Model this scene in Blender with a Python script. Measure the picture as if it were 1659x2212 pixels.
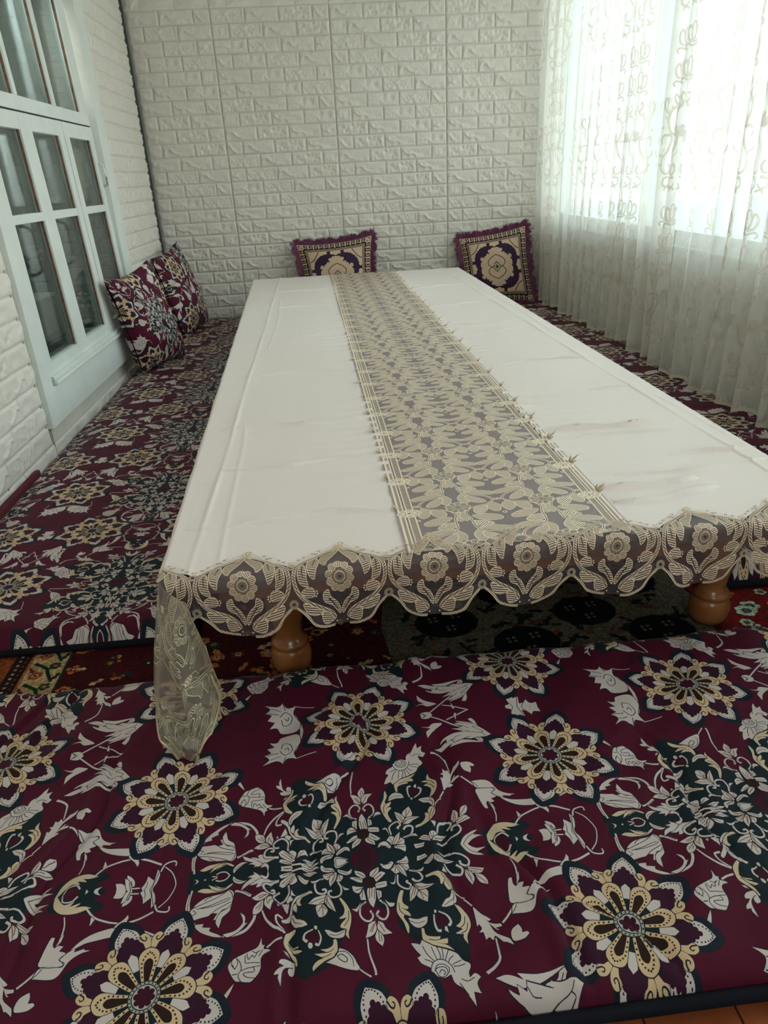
import bpy, bmesh, math, random
import numpy as np
from mathutils import Matrix, Vector, noise

for o in list(bpy.data.objects):
    bpy.data.objects.remove(o)
scene = bpy.context.scene
COLL = scene.collection
rng = random.Random(7)

# ------------------------------------------------------------------ camera
cam_data = bpy.data.cameras.new('camera')
cam = bpy.data.objects.new('camera', cam_data)
COLL.objects.link(cam)
cam_data.sensor_fit = 'VERTICAL'; cam_data.sensor_height = 36.0; cam_data.lens = 24.70
cam_data.clip_start = .02; cam_data.clip_end = 200
def camera_axes(yaw, pitch, roll):
    f = Vector((math.sin(yaw) * math.cos(pitch), math.cos(yaw) * math.cos(pitch), -math.sin(pitch)))
    r = Vector((math.cos(yaw), -math.sin(yaw), 0)); u = r.cross(f)
    return (math.cos(roll) * r + math.sin(roll) * u, -math.sin(roll) * r + math.cos(roll) * u, f)
_r, _u, _f = camera_axes(5.98042302e-02, 4.47102235e-01, -5.30233644e-02)
_m = Matrix((_r, _u, -_f)).transposed().to_4x4()
_m.translation = (1.06172, -5.05749, .93388)
cam.matrix_world = _m
scene.camera = cam

# ------------------------------------------------------------------ daylight and exposure
world = bpy.data.worlds.new('world'); scene.world = world; world.use_nodes = True
wt = world.node_tree; wt.nodes.clear()
wo = wt.nodes.new('ShaderNodeOutputWorld'); wb = wt.nodes.new('ShaderNodeBackground')
wg = wt.nodes.new('ShaderNodeTexCoord'); ws = wt.nodes.new('ShaderNodeSeparateXYZ'); wr = wt.nodes.new('ShaderNodeValToRGB')
wr.color_ramp.elements[0].position = .0; wr.color_ramp.elements[0].color = (.68, .69, .66, 1)
wr.color_ramp.elements[1].position = .5; wr.color_ramp.elements[1].color = (.77, .925, 1.0, 1)
wt.links.new(wg.outputs['Generated'], ws.inputs[0]); wt.links.new(ws.outputs['Z'], wr.inputs[0])
wt.links.new(wr.outputs[0], wb.inputs[0]); wt.links.new(wb.outputs[0], wo.inputs[0])
wb.inputs[1].default_value = 5.6
def area_light(name, loc, rot, sx, sy, power, color, portal=False):
    l = bpy.data.lights.new(name, 'AREA'); l.shape = 'RECTANGLE'; l.size = sx; l.size_y = sy
    l.energy = power; l.color = color
    o = bpy.data.objects.new(name, l); o.location = loc; o.rotation_euler = rot; COLL.objects.link(o)
    if portal: l.cycles.is_portal = True
    return o
# the window openings, marked so that sky light is sampled through them
area_light('portal_side', (2.69, -2.53, 1.44), (0, math.pi / 2, 0), 1.8, 5.2, 1, (1, 1, 1), True)
area_light('portal_rear', (1.3, -6.60, 1.6), (math.pi / 2, 0, 0), 1.0, 1.2, 1, (1, 1, 1), True)
# added fill light behind the voile, brightening the panes of the left window
area_light('next_room_fill', (-.62, -1.7, 1.75), (0, -.9, 0), .5, 1.2, 80, (1.0, .95, .90))
scene.view_settings.view_transform = 'Standard'; scene.view_settings.look = 'None'
scene.view_settings.gamma = 1.0; scene.view_settings.use_curve_mapping = False
scene.view_settings.exposure = .46
scene.cycles.transparent_max_bounces = 24
scene.cycles.max_bounces = 10
scene.cycles.use_denoising = True

# ------------------------------------------------------------------ helpers
def image(name, arr, color=True):
    h, w = arr.shape[:2]
    im = bpy.data.images.new(name, w, h, alpha=False, float_buffer=False, is_data=not color)
    px = np.ones((h, w, 4), np.float32); px[..., :3] = np.clip(arr[::-1, :, :3], 0, 1)
    im.pixels.foreach_set(px.ravel()); im.update(); im.pack()
    return im

class M:
    """Small node-graph builder around one principled shader."""
    def __init__(s, name, color=(.8, .8, .8), rough=.6, metal=0., spec=.5, sheen=0.):
        s.m = bpy.data.materials.new(name); s.m.use_nodes = True
        s.t = s.m.node_tree; s.b = s.t.nodes['Principled BSDF']
        s.b.inputs['Base Color'].default_value = (*color, 1)
        s.b.inputs['Roughness'].default_value = rough; s.b.inputs['Metallic'].default_value = metal
        s.b.inputs['Specular IOR Level'].default_value = spec
        if sheen: s.b.inputs['Sheen Weight'].default_value = sheen; s.b.inputs['Sheen Roughness'].default_value = .4
    def n(s, kind, **kw):
        nd = s.t.nodes.new('ShaderNode' + kind)
        for k, v in kw.items():
            if k in nd.inputs: nd.inputs[k].default_value = v
            else: setattr(nd, k, v)
        return nd
    def l(s, a, b): s.t.links.new(a, b)
    def tex(s, im, ext='REPEAT', uv=None):
        t = s.n('TexImage', image=im, extension=ext)
        if uv: s.l(uv, t.inputs[0])
        return t
    def math(s, op, a, b=None):
        m = s.n('Math', operation=op)
        for i, v in enumerate((a, b)):
            if v is None: continue
            if isinstance(v, (int, float)): m.inputs[i].default_value = v
            else: s.l(v, m.inputs[i])
        return m.outputs[0]
    def noise(s, scale, detail=4, coord='Object', rough=.6, dist=0.):
        c = s.n('TexCoord'); nz = s.n('TexNoise', Scale=scale, Detail=detail, Roughness=rough, Distortion=dist)
        s.l(c.outputs[coord], nz.inputs['Vector']); return nz.outputs['Fac']
    def bump(s, h, strength=.3, dist=.002, chain=None):
        b = s.n('Bump', Strength=strength, Distance=dist); s.l(h, b.inputs['Height'])
        if chain: s.l(chain, b.inputs['Normal'])
        s.l(b.outputs[0], s.b.inputs['Normal']); return b.outputs[0]
    def vary(s, c1, c2, scale, detail=4, lo=.35, hi=.65):
        r = s.n('ValToRGB'); r.color_ramp.elements[0].position = lo; r.color_ramp.elements[1].position = hi
        r.color_ramp.elements[0].color = (*c1, 1); r.color_ramp.elements[1].color = (*c2, 1)
        s.l(s.noise(scale, detail), r.inputs[0]); s.l(r.outputs[0], s.b.inputs['Base Color'])

def link(o, parent=None):
    COLL.objects.link(o)
    if parent: o.parent = parent
    return o
def mesh_obj(name, V, F, mat=None, parent=None, uv=None, smooth=False):
    me = bpy.data.meshes.new(name)
    V = np.asarray(V, float).reshape(-1, 3)
    me.from_pydata(V.tolist(), [], [list(map(int, f)) for f in F])
    if uv is not None:
        lay = me.uv_layers.new(name='uv'); uv = np.asarray(uv, np.float32).reshape(-1, 2)
        idx = np.empty(len(me.loops), np.int32); me.loops.foreach_get('vertex_index', idx)
        lay.data.foreach_set('uv', uv[idx].ravel())
    if smooth: me.polygons.foreach_set('use_smooth', [True] * len(me.polygons))
    if mat: me.materials.append(mat)
    me.update()
    return link(bpy.data.objects.new(name, me), parent)
def grid_faces(n, m, base=0, flip=False):
    i = np.arange(n - 1)[:, None] * m + np.arange(m - 1)[None] + base
    q = np.stack([i, i + m, i + m + 1, i + 1], -1).reshape(-1, 4)
    return q[:, ::-1] if flip else q
def sheet(name, P, mat, parent=None, uv=None, smooth=True, flip=False):
    n, m = P.shape[:2]
    return mesh_obj(name, P, grid_faces(n, m, 0, flip), mat, parent, uv, smooth)
def bm_box(bm, lo, hi, bevel=0.):
    x0, y0, z0 = lo; x1, y1, z1 = hi
    v = [bm.verts.new(p) for p in ((x0, y0, z0), (x1, y0, z0), (x1, y1, z0), (x0, y1, z0), (x0, y0, z1), (x1, y0, z1), (x1, y1, z1), (x0, y1, z1))]
    fs = [bm.faces.new([v[i] for i in f]) for f in ((3, 2, 1, 0), (4, 5, 6, 7), (0, 1, 5, 4), (1, 2, 6, 5), (2, 3, 7, 6), (3, 0, 4, 7))]
    if bevel:
        es = list({e for f in fs for e in f.edges})
        bmesh.ops.bevel(bm, geom=es, offset=bevel, segments=2, profile=.6, affect='EDGES')
def from_bm(name, bm, mat, parent=None, smooth=False, warp=None):
    if warp:
        for v in bm.verts: v.co = warp(v.co)
    me = bpy.data.meshes.new(name); bm.to_mesh(me); bm.free()
    if smooth: me.polygons.foreach_set('use_smooth', [True] * len(me.polygons))
    if mat: me.materials.append(mat)
    return link(bpy.data.objects.new(name, me), parent)
def boxes(name, bl, mat, parent=None, bevel=0., warp=None):
    bm = bmesh.new()
    for lo, hi in bl: bm_box(bm, lo, hi, bevel)
    return from_bm(name, bm, mat, parent, warp=warp)
def empty(name, loc=(0, 0, 0)):
    o = bpy.data.objects.new(name, None); o.location = loc; o.empty_display_size = .05; return link(o)
def tag(o, label, cat, group=None, kind=None):
    o['label'] = label; o['category'] = cat
    if group: o['group'] = group
    if kind: o['kind'] = kind
    return o
def structure(o, label=None):
    o['kind'] = 'structure'
    if label: o['label'] = label
    return o
def to_origin(root, loc):
    """Move an Empty to a thing's base while its children (built in room space) stay where they are."""
    root.location = loc
    for ch in root.children: ch.location = (ch.location[0] - loc[0], ch.location[1] - loc[1], ch.location[2] - loc[2])
def tube(name, pts, r, mat, parent=None, n=8, closed=False):
    pts = [Vector(p) for p in pts]; V = []; F = []
    up = Vector((0, 0, 1))
    for i, p in enumerate(pts):
        d = (pts[min(i + 1, len(pts) - 1)] - pts[max(i - 1, 0)]).normalized()
        a = d.cross(up if abs(d.z) < .9 else Vector((1, 0, 0))).normalized(); b = d.cross(a)
        rr = r[i] if isinstance(r, (list, tuple)) else r
        for k in range(n):
            t = 2 * math.pi * k / n; V.append(p + (a * math.cos(t) + b * math.sin(t)) * rr)
    for i in range(len(pts) - 1):
        for k in range(n): F.append((i * n + k, i * n + (k + 1) % n, (i + 1) * n + (k + 1) % n, (i + 1) * n + k))
    F.append(tuple(range(n))[::-1]); F.append(tuple((len(pts) - 1) * n + k for k in range(n)))
    return mesh_obj(name, [tuple(v) for v in V], F, mat, parent, smooth=True)
def lathe(name, prof, c, mat, parent=None, n=40):
    V = []; F = []
    for r, z in prof:
        for k in range(n):
            t = 2 * math.pi * k / n; V.append((c[0] + r * math.cos(t), c[1] + r * math.sin(t), z))
    for i in range(len(prof) - 1):
        for k in range(n): F.append((i * n + k, i * n + (k + 1) % n, (i + 1) * n + (k + 1) % n, (i + 1) * n + k))
    F.append(tuple(range(n))[::-1]); F.append(tuple((len(prof) - 1) * n + k for k in range(n)))
    return mesh_obj(name, V, F, mat, parent, smooth=True)
def fbm(x, y, scale, seed=0, octaves=3):
    """Smooth noise on arrays (value noise, cosine blended)."""
    out = 0; amp = 1; tot = 0
    for o in range(octaves):
        X = x * scale * 2 ** o + seed * 17.3; Y = y * scale * 2 ** o - seed * 9.1
        xi, yi = np.floor(X), np.floor(Y); fx, fy = X - xi, Y - yi
        fx = fx * fx * (3 - 2 * fx); fy = fy * fy * (3 - 2 * fy)
        def h(a, b):
            t = np.sin(a * 127.1 + b * 311.7 + seed * 7.7) * 43758.5453
            return t - np.floor(t)
        v = (h(xi, yi) * (1 - fx) + h(xi + 1, yi) * fx) * (1 - fy) + (h(xi, yi + 1) * (1 - fx) + h(xi + 1, yi + 1) * fx) * fy
        out = out + amp * (v - .5); tot += amp; amp *= .5
    return out / tot

FABRIC = '''n:76,-22 67,-15 72,-9 64,9 62,20 67,31 86,32 126,41 161,30 172,24 184,32 202,25 210,22 244,-9 170,-19 134,-28 98,-22
n:243,-22 236,14 237,43 241,58 258,70 267,88 286,91 305,87 301,118 304,132 307,162 294,177 291,201 309,249 311,267 319,279 345,284 387,262 408,210 424,188 434,140 449,132 468,124 505,148 543,141 533,157 528,191 549,223 564,242 601,282 640,304 662,296 670,254 677,214 670,176 657,156 663,130 642,91 655,62 671,60 699,19 691,-8 502,0 357,-5 287,-22
n:303,237 311,250 306,265 312,279 324,288 335,287 341,272 349,249 365,238 357,207 305,198
n:666,-42 648,52 669,82 701,75 709,-12
n:787,-39 876,-19 880,3 859,21 884,36 870,54 832,57 771,47 762,18
b:452,-24 441,5 450,24 459,23 466,41 482,47 492,34 499,15 507,1 507,-14
p:462,-22 461,11 470,30 484,30 483,-18
w4.4,4.4:75,84 72,56 76,24
w2.9,4.9:71,34 68,56 69,79 78,103 91,120
w6.4,6.4:152,160 179,160 202,151 217,130 221,116
w:152,157 178,151 194,135 195,122 189,105 200,117 200,134 206,133 187,154 165,165
w:91,122 94,119 110,120 107,129 127,134 125,143 147,157 154,164 133,159 107,144 93,129
w5.7,5.7:175,49 192,54 211,68
w3.4,7.1:235,105 246,135 264,159 286,174
w5.7,2.9:281,130 268,132 270,150 284,169
w4.9,4.9:248,202 263,195 281,191
w4.4,3.3:178,48 193,56 207,67
w:163,40 173,51 172,65 168,89 165,100 151,113 148,125 144,141 137,127 137,119 131,116 139,100 125,98 118,103 103,105 75,109 69,92 79,78 91,65 108,54 126,50 147,47 156,44
k1.3,1.3:81,77 100,71 133,58 152,48
k1.3,1.3:92,81 119,76 141,69 161,63
k1.3,1.3:101,81 129,78 156,71 166,64
k1.5,1.5:125,99 135,90 156,80 167,75
k1.3,1.3:135,119 143,100 161,90 167,82
k1.3,1.3:73,106 84,95 91,91 83,81
k1.5,1.5:90,74 81,77 70,97
k1.5,1.5:140,104 150,93 157,92
k1.3,1.3:107,63 116,55 123,53
k1.4,1.4:161,42 168,53 170,64
y:170,27 161,35 146,42 124,43 105,41 86,31 96,26 108,28 122,34 111,17 125,26 138,33 126,21 138,29 152,33 168,24
k1.2,1.2:122,34 135,40 150,38
k1.2,1.2:138,33 148,35 155,32
w:77,8 85,5 89,0 79,-7 83,0 82,4
w:100,1 106,-3 105,3
b:133,9 152,11 160,1 151,0 136,-3
w2.7,3.4:161,-1 152,10 139,13 129,9
y2.9,2.9:119,6 127,3 132,2
w:169,3 167,10 170,20 180,29 191,31 202,27 191,23 177,14
r1.3,1.3:171,13 179,21 197,26
w:240,17 229,15 215,7 219,16 202,19 214,25 195,34 186,51 205,40 220,40 237,31 244,23
w:238,22 229,30 218,38 205,42 218,45 227,42 222,52 230,53 241,44 254,29 273,30 258,24 242,19
w:248,-3 244,11 233,14 229,17 240,23 250,12 249,2
w5.7,4.3:273,31 254,33 241,39 240,53 249,62 260,59 261,50 254,52
w4.4,4.7:295,48 295,72 284,84 269,81 261,71 265,60 274,59
r1.2,1.2:263,33 252,41 246,50
r1.2,1.2:296,53 293,71 284,80
r1.2,1.2:262,71 265,62
w:254,70 241,65 230,68 212,74 223,83 240,84
w:240,85 227,88 217,99 215,115 226,115 238,105
w:256,70 243,84 242,99 255,116 258,100 261,84
r1.3,1.3:252,72 241,73 228,75
r1.5,1.5:245,73 238,78 230,79
r1.5,1.5:238,90 229,97 222,102
r1.3,1.3:236,96 229,106
r1.3,1.3:254,74 247,84 249,98
r1.5,1.5:258,79 253,88 251,96
w:277,89 293,92 295,99 290,116 284,104
w:294,81 299,77 305,87 293,94 288,87
w:267,88 274,89 270,97
w:301,61 305,73 312,79 299,77
w:350,77 335,72 316,75 305,87 299,100 293,121 279,138 278,144 284,147 299,129 303,101 312,89 335,81
y:350,79 335,79 323,86 319,99 323,108 315,107 310,93 320,81 343,71
w:310,95 303,103 304,114 311,124 313,114
w:299,122 304,125 311,139 329,151 336,163 321,166 307,158 298,140
r1.3,1.3:302,131 307,145 323,158
y:304,159 309,163 301,174 294,191 298,202 313,209 315,213 303,211 320,222 323,226 310,226 301,219 309,234 312,252 307,252 303,235 285,210 284,192 289,172
k1.4,1.4:293,193 299,206 312,213
k1.5,1.5:292,201 303,219 311,224
w:283,221 291,222 297,232 289,228
w:303,237 287,238 277,245 275,253 285,254 278,262 268,270 264,279 275,278 273,287 278,304 281,272 287,258 294,253 292,263 295,270 304,266 306,250
k1.1,1.1:301,249 292,255 289,264
b:328,200 333,188 346,182 356,192 359,205 347,211 335,207
w2.9,6.7:346,176 330,184 326,197 333,205
w2.3,5.8:357,180 362,199 357,215 350,212
y:349,167 355,169 355,178 351,178 348,172
w:336,207 343,209 344,219 338,222 334,215
w:277,6 302,8 306,-2 281,-8
w:273,18 286,13 300,11 306,16 279,26
w:272,44 279,31 306,14 311,22 294,43 282,51
w:296,46 306,26 311,25 315,40 305,49
w:314,24 329,30 342,35 336,45 322,41
w:325,0 357,2 368,9 354,10 327,9
w:327,18 345,8 362,24 344,25
r1.3,1.3:283,2 302,0
r1.5,1.5:281,19 300,13
r1.3,1.3:279,41 306,19
r1.5,1.5:286,45 307,24
r1.5,1.5:300,42 310,29
r1.3,1.3:317,28 332,40
r1.5,1.5:331,6 352,7
r1.3,1.3:331,16 352,20
o18.6,18.6:306,5 321,8
w4.4,4.4:302,9 326,6
w:369,5 373,3 380,12 396,15 403,26 381,25 370,18
w:407,19 420,26 431,32 442,26 439,39 427,42 410,30
w:373,31 397,27 398,35 384,47 375,40
w:403,26 390,38 386,52 388,67 401,50 406,31
w:408,34 403,53 410,57 418,50 419,41
r1.3,1.3:374,13 399,24
r1.5,1.5:378,19 397,21
r1.3,1.3:411,25 431,38
r1.3,1.3:377,34 397,31
r1.5,1.5:381,41 398,32
r1.3,1.3:391,58 401,30
r1.3,1.3:395,51 403,33
r1.5,1.5:405,50 409,37
r1.3,1.3:413,52 411,37
w:401,7 409,17 436,5 425,-7 407,-13
k1.2,1.2:405,4 409,12 432,4 422,-4 408,-7 405,4
w4.1,5.2:375,42 359,47 354,61 358,78 369,84 378,81 377,72 370,73
w4.1,5.2:407,58 413,76 410,96 396,100 385,92 385,80 392,79
w:343,42 354,46 367,42 373,40 357,52 348,51
w:415,67 420,77 432,85 427,87 419,84
w:378,86 359,90 350,93 336,106 358,112 375,108
w:380,86 387,101 393,120 398,143 382,125 374,106
w:369,112 355,114 354,127 360,147 373,146 380,134 376,122
r1.5,1.5:376,95 359,99 342,105
r1.4,1.4:374,103 362,108
r1.4,1.4:380,91 381,109 392,133
r1.5,1.5:378,100 378,118
r1.7,1.7:369,114 358,132
r1.7,1.7:369,114 369,145
r1.7,1.7:367,116 376,129
y:406,104 411,105 424,128 430,151 429,172 424,192 421,202 422,217 415,205 417,191 405,184 406,175 420,160 405,161 404,157 413,150 416,133
k1.5,1.5:425,143 423,165 413,180
w:369,181 379,184 394,193 412,190 416,189 411,207 395,208 379,199
r1.3,1.3:380,194 395,200 412,194
y:389,207 395,210 397,223 396,238 387,251 369,257 352,268 343,276 342,264 352,253 366,249 345,234 360,236 374,237 359,226 376,227 387,221
k1.3,1.3:353,246 370,246 382,242
k1.3,1.3:360,235 377,237 388,231
w:399,231 415,240 428,255 434,270 439,281 436,287 419,284 399,277 369,261 387,252 394,244
k1.7,1.7:394,250 404,248 414,259 410,266 400,260 394,250
k1.2,1.2:387,254 394,242 412,243 424,259 426,276
w2.6,3.5:436,282 445,292 459,306
w:479,58 483,44 503,31 502,43 491,60
w:489,60 506,44 518,48 506,61 493,73
w:491,77 512,71 517,72 515,86 491,91
w:472,57 465,44 446,33 449,48 464,61
w:464,61 438,51 434,54 451,69 462,73
w:463,84 450,82 437,77 440,94 452,100
w:463,89 452,105 454,119 466,120
w:491,94 502,98 501,114 492,121
w:473,83 490,86 488,118 480,143 472,129 469,101
r1.6,1.6:485,55 499,37
r1.8,1.8:492,65 507,51
r1.6,1.6:492,82 512,78
r1.9,1.9:468,56 452,42
r1.6,1.6:463,65 445,57
r1.8,1.8:463,86 444,92
r1.6,1.6:460,95 457,113
r1.6,1.6:496,99 496,113
r1.8,1.8:476,89 473,116
r1.6,1.6:482,87 479,112
r1.6,1.6:487,91 484,118
o:463,65 470,57 480,56 489,61 491,72 488,84 480,89 469,86 463,77
w4,4.9:465,124 453,135 449,156 457,172 469,175 476,163 472,149
w4.1,4.9:495,122 508,138 510,158 502,172 492,170 485,160 490,150
r1.2,1.2:461,125 450,143
r1.2,1.2:499,122 509,144
r1.3,1.3:475,152 473,169
r1.2,1.2:488,171 484,158
w:431,140 442,140 454,124 447,143 442,150
w:506,121 515,130 528,132 525,140 515,141
w:480,174 465,182 462,194 455,216 471,210 481,196
w:486,175 496,181 501,195 514,211 492,210 482,194
w:482,196 476,211 478,224 489,239 494,225 492,210
r1.5,1.5:480,178 470,202
r1.5,1.5:476,182 466,201
r1.5,1.5:481,179 483,196 489,205
r1.5,1.5:487,180 497,204
r1.5,1.5:484,200 484,225
r1.5,1.5:489,209 489,226
r1.5,1.5:481,170 481,191
w3.2,4.9:459,217 460,249 468,289 469,304
w:506,22 520,26 535,17 540,22 528,38 513,35
w:548,18 559,15 572,5 575,18 571,27 548,23
w:530,40 542,25 550,49 540,53
w:543,28 551,27 561,41 566,64 552,49
w:553,27 573,28 574,40 566,47
r1.5,1.5:512,28 534,22
r1.5,1.5:550,21 572,20
r1.3,1.3:532,38 541,30
r1.3,1.3:539,47 543,33
r1.3,1.3:547,28 559,53
r1.5,1.5:557,30 569,40
w3.8,4.9:544,55 542,79 552,92 565,97 570,86 562,77 565,73
w4.4,5.7:572,45 592,54 599,72 594,80 583,79 576,70
w:523,75 533,75 540,52 536,78 529,81
w:573,43 593,49 608,44 604,53 596,54
w:576,87 591,87 605,97 623,104 603,109 584,105
w:573,89 565,106 561,135 573,126 584,107
w:585,110 601,110 605,122 600,146 587,135 579,122
r1.7,1.7:579,90 591,101 611,104
r1.5,1.5:577,92 572,107 564,127
r1.5,1.5:580,97 573,119
r1.5,1.5:587,110 592,136
r1.5,1.5:589,113 601,131
r1.5,1.5:576,82 585,100
w:596,11 616,10 620,21 594,24
w:607,36 621,26 634,18 634,31 620,43
w:634,41 635,23 645,25 656,42 645,47
w:638,19 659,27 679,46 662,43 644,30
w:644,10 675,17 677,26 654,19
r1.5,1.5:599,18 617,16
r1.3,1.3:613,37 632,23
r1.5,1.5:619,39 633,28
r1.3,1.3:638,42 639,27
r1.3,1.3:646,43 641,27
r1.3,1.3:645,25 670,40
r1.5,1.5:648,18 670,22
o16.9,16.9:626,5 632,7
w4.1,5.7:677,23 700,30 713,44 708,59 694,56 691,46
w4.1,5.7:655,45 661,65 673,77 687,82 693,68 681,56
w:651,56 657,72 644,77 649,63
w:705,61 728,67 744,73 733,85 709,79
w:698,69 710,74 716,97 707,115 697,89
w:718,82 734,90 743,108 742,120 725,110
r1.7,1.7:704,65 723,71 737,78
r1.4,1.4:707,73 725,79
r1.7,1.7:699,72 706,93 709,105
r1.5,1.5:706,76 709,95
r1.5,1.5:721,88 731,102 740,115
r1.7,1.7:699,62 706,76
w:605,70 621,71 646,79 645,84 619,80 604,77
y:545,98 552,99 546,119 546,135 556,148 552,154 540,147 555,163 559,175 545,168 542,176 550,197 549,215 545,215 540,189 529,161 531,135 538,111
k1.5,1.5:536,133 537,156 550,173
w:551,176 570,183 585,181 594,182 589,199 575,207 563,203 553,189
r1.3,1.3:553,184 568,193 585,192
y:606,70 625,72 643,78 659,96 664,118 674,134 686,143 680,143 667,131 656,110 658,120 650,125 643,112 646,96 639,109 634,109 634,95 623,81 605,77
k1.5,1.5:641,81 647,97 654,114
k1.3,1.3:649,88 660,111 663,125
w:659,117 664,128 664,148 654,162 636,167 626,163 638,148 650,141
r1.3,1.3:659,125 657,145 635,161
r1.2,1.2:661,134 655,153
y:655,158 668,164 679,182 683,200 681,216 669,239 667,259 660,244 662,234 644,232 663,222 648,215 660,204 665,188 662,175
k1.6,1.6:673,189 668,208 657,219
k1.6,1.6:676,205 670,223 658,231
b:607,191 616,184 626,188 632,204 625,213 613,211
w3.2,6.3:618,174 634,187 640,203 634,213
w3.2,6.4:607,180 605,202 608,221 616,224
y:609,168 614,169 614,177 608,177
w:625,213 630,214 631,229 623,223
y:574,208 579,208 581,227 596,235 612,236 609,244 627,241 623,254 599,250 624,258 638,272 626,266 593,255 574,240
k1.3,1.3:586,240 598,244 610,244
w:546,239 559,243 565,248 571,237 582,247 597,258 620,266 639,276 648,292 660,301 661,311 655,323 654,338 668,329 676,339 666,351 670,371 656,365 657,390 645,372 635,355 622,343 618,323 601,329 578,316 579,305 562,293 555,278 563,274 555,261
k1.6,1.6:570,253 577,274 588,289
k1.3,1.3:588,258 592,277 595,288
k1.6,1.6:599,260 603,276 602,288
k1.6,1.6:609,264 609,279 607,289
k1.6,1.6:622,268 616,280 612,289
k1.6,1.6:630,281 622,287 618,294
k1.3,1.3:645,293 633,297 624,301
k1.6,1.6:651,302 639,305 627,305
k1.6,1.6:570,284 578,288 586,293
k1.6,1.6:580,305 586,293 599,287 612,291 622,303 626,318
k1.3,1.3:586,312 593,300 606,298 616,307 615,318
k1.6,1.6:636,335 648,342 662,337
k1.3,1.3:631,343 640,361 645,369
w:588,308 598,304 609,306 612,318 602,326 593,322
k1.5,1.5:595,317 600,310 607,315 603,322
w3.2,3.2:680,144 694,167
w:694,167 708,187 720,197 727,205 718,206 704,186 720,210 736,219 745,221 747,229 732,229 739,237 733,234 720,212 729,241 745,258 755,268 759,285 743,271 741,273 731,256 726,249 720,260 714,249 705,254 704,234 694,233 702,224 698,212 693,218 694,197
w3.2,7.3:726,255 724,289 721,309 707,324 689,334
w:779,233 783,246 782,258 793,258 796,264 783,274 761,275 757,260 763,243
w4.8,4.8:749,221 764,207 782,186
w:788,114 797,110 796,127 801,136 809,130 820,133 813,144 828,149 826,157 816,165 829,174 824,182 781,178 779,154
w:784,180 824,184 829,176 818,164 833,147 846,140 844,149 865,142 866,146 880,148 859,154 839,171 824,204 807,211 773,205
k1.4,1.4:781,178 802,182 825,181 830,174 818,164 833,147
k1.5,1.5:789,182 782,195 773,204
w2.6,3.8:806,63 811,86 810,110 805,131
w:808,112 815,105 812,123 805,131
w3.8,3.8:847,45 870,67 909,83
w:862,67 869,77 863,90 862,80
w:833,147 849,126 873,109 904,99 943,94 950,103 924,120 896,125 863,131 846,140
y:766,-10 772,26 782,45 800,57 829,57 860,43 843,39 824,42 835,29 811,38 821,24 799,31 786,19 776,3
w:697,-22 702,0 714,21 732,32 754,38 739,24 762,18 736,12 719,-2 710,-16
r1.4,1.4:707,-4 724,18 743,28
b:788,-6 802,-15 817,-8 822,7 810,19 793,13
w2.7,4.5:787,1 793,22 812,24 823,11
w:855,0 868,-11 865,2 872,12 859,7
w:838,-4 844,1 838,7
w4.4,4.4:849,46 869,68 899,81 921,87
w:862,64 871,73 863,90
w:920,89 932,78 940,65 943,75 941,84 947,98 939,104 914,98
w5.1,5.1:946,88 968,82 995,69
w2.9,2.3:5,60 24,38 36,2 28,-21
w4.1,3.4:-5,48 4,68 22,74 29,70 29,60
w:898,-14 908,-12 929,5 915,19 899,19 903,3
w:928,10 941,13 940,26 932,37 921,43 923,25
w:917,34 927,28 938,4 933,-6 923,7
w3.5,3.5:931,7 953,8
k1.4,1.4:936,9 932,27
k1.3,1.3:928,23 935,-6
w:961,-25 974,-12 979,0 983,12 985,23 975,34 967,41 965,27 961,16 956,7 961,-3
w:981,-55 987,-43 984,-15 984,4 991,19 995,43 988,59 985,36 982,14 977,0 979,-25
k1.4,1.4:983,-41 980,-5 991,48
k1.1,1.1:963,-3 968,12 968,25
w4.4,4.1:946,106 976,116 1006,131
w:169,235 172,224 182,214 197,208 211,203 226,197 233,188 237,173 239,191 245,193 242,202 252,206 259,212 246,214 239,221 237,231 238,246 233,262 220,277 212,278 196,273 186,270 177,255
k1.2,1.2:179,229 183,239 189,230 187,218
k1.4,1.4:177,217 177,230 185,241
k1.5,1.5:185,214 194,227 197,243 192,254 193,263 198,273
k1.5,1.5:197,247 209,243 222,242 236,242
k1.5,1.5:222,242 224,253 211,253 202,255 209,264 226,270
k1.5,1.5:204,211 205,229 218,231 234,234
k1.5,1.5:207,208 211,222 218,214 223,219 230,206
k1.4,1.4:218,204 226,209 235,205
k1.5,1.5:179,253 189,253
k1.5,1.5:232,218 240,205
w:185,273 178,292 167,312 160,305 171,289
w0.2,0.2:26,98 26,98
w:654,521 686,522 693,530 708,529 724,517 726,505 712,484 689,486 686,501 651,505
k1.8,1.8:693,530 705,509 689,486
k1.3,1.3:699,527 710,508 696,490
k1.1,1.1:661,513 690,510
w4.5,4.9:716,490 756,455 796,425 827,410
w:762,427 795,421 820,407 832,396 822,429 812,449 828,428 833,400 840,368 853,353 833,352 823,367 801,371 787,382 772,405 799,389 792,408
w:699,348 728,368 752,376 785,373 836,354 853,353 835,350 798,355 775,355 744,348 755,363 724,347
k1.6,1.6:813,399 836,362
k1.6,1.6:799,389 821,372
w3.5,4:842,507 810,491 758,464
w2.5,3.5:842,507 840,509 799,525 761,542
w:786,491 792,490 785,459 783,482
w:678,451 700,445 716,458 744,453 740,445 710,423 691,394 691,422 707,439 693,442
w:939,534 953,557 968,564 988,560 996,533 1017,544 1033,556 1046,549 1039,535 1049,528 1036,515 1043,499 1045,475 1025,479 1015,464 1004,478 988,486 992,456 976,464 970,453 953,464 956,487 943,494 942,514
k2,2:987,555 978,512 989,457
k1.8,1.8:997,538 989,510 1004,478
k1.5,1.5:967,549 970,516 958,482
k1.5,1.5:26,532 3,517 19,499
w8.7,8.7:324,573 338,534 336,476 323,426 311,403
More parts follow.
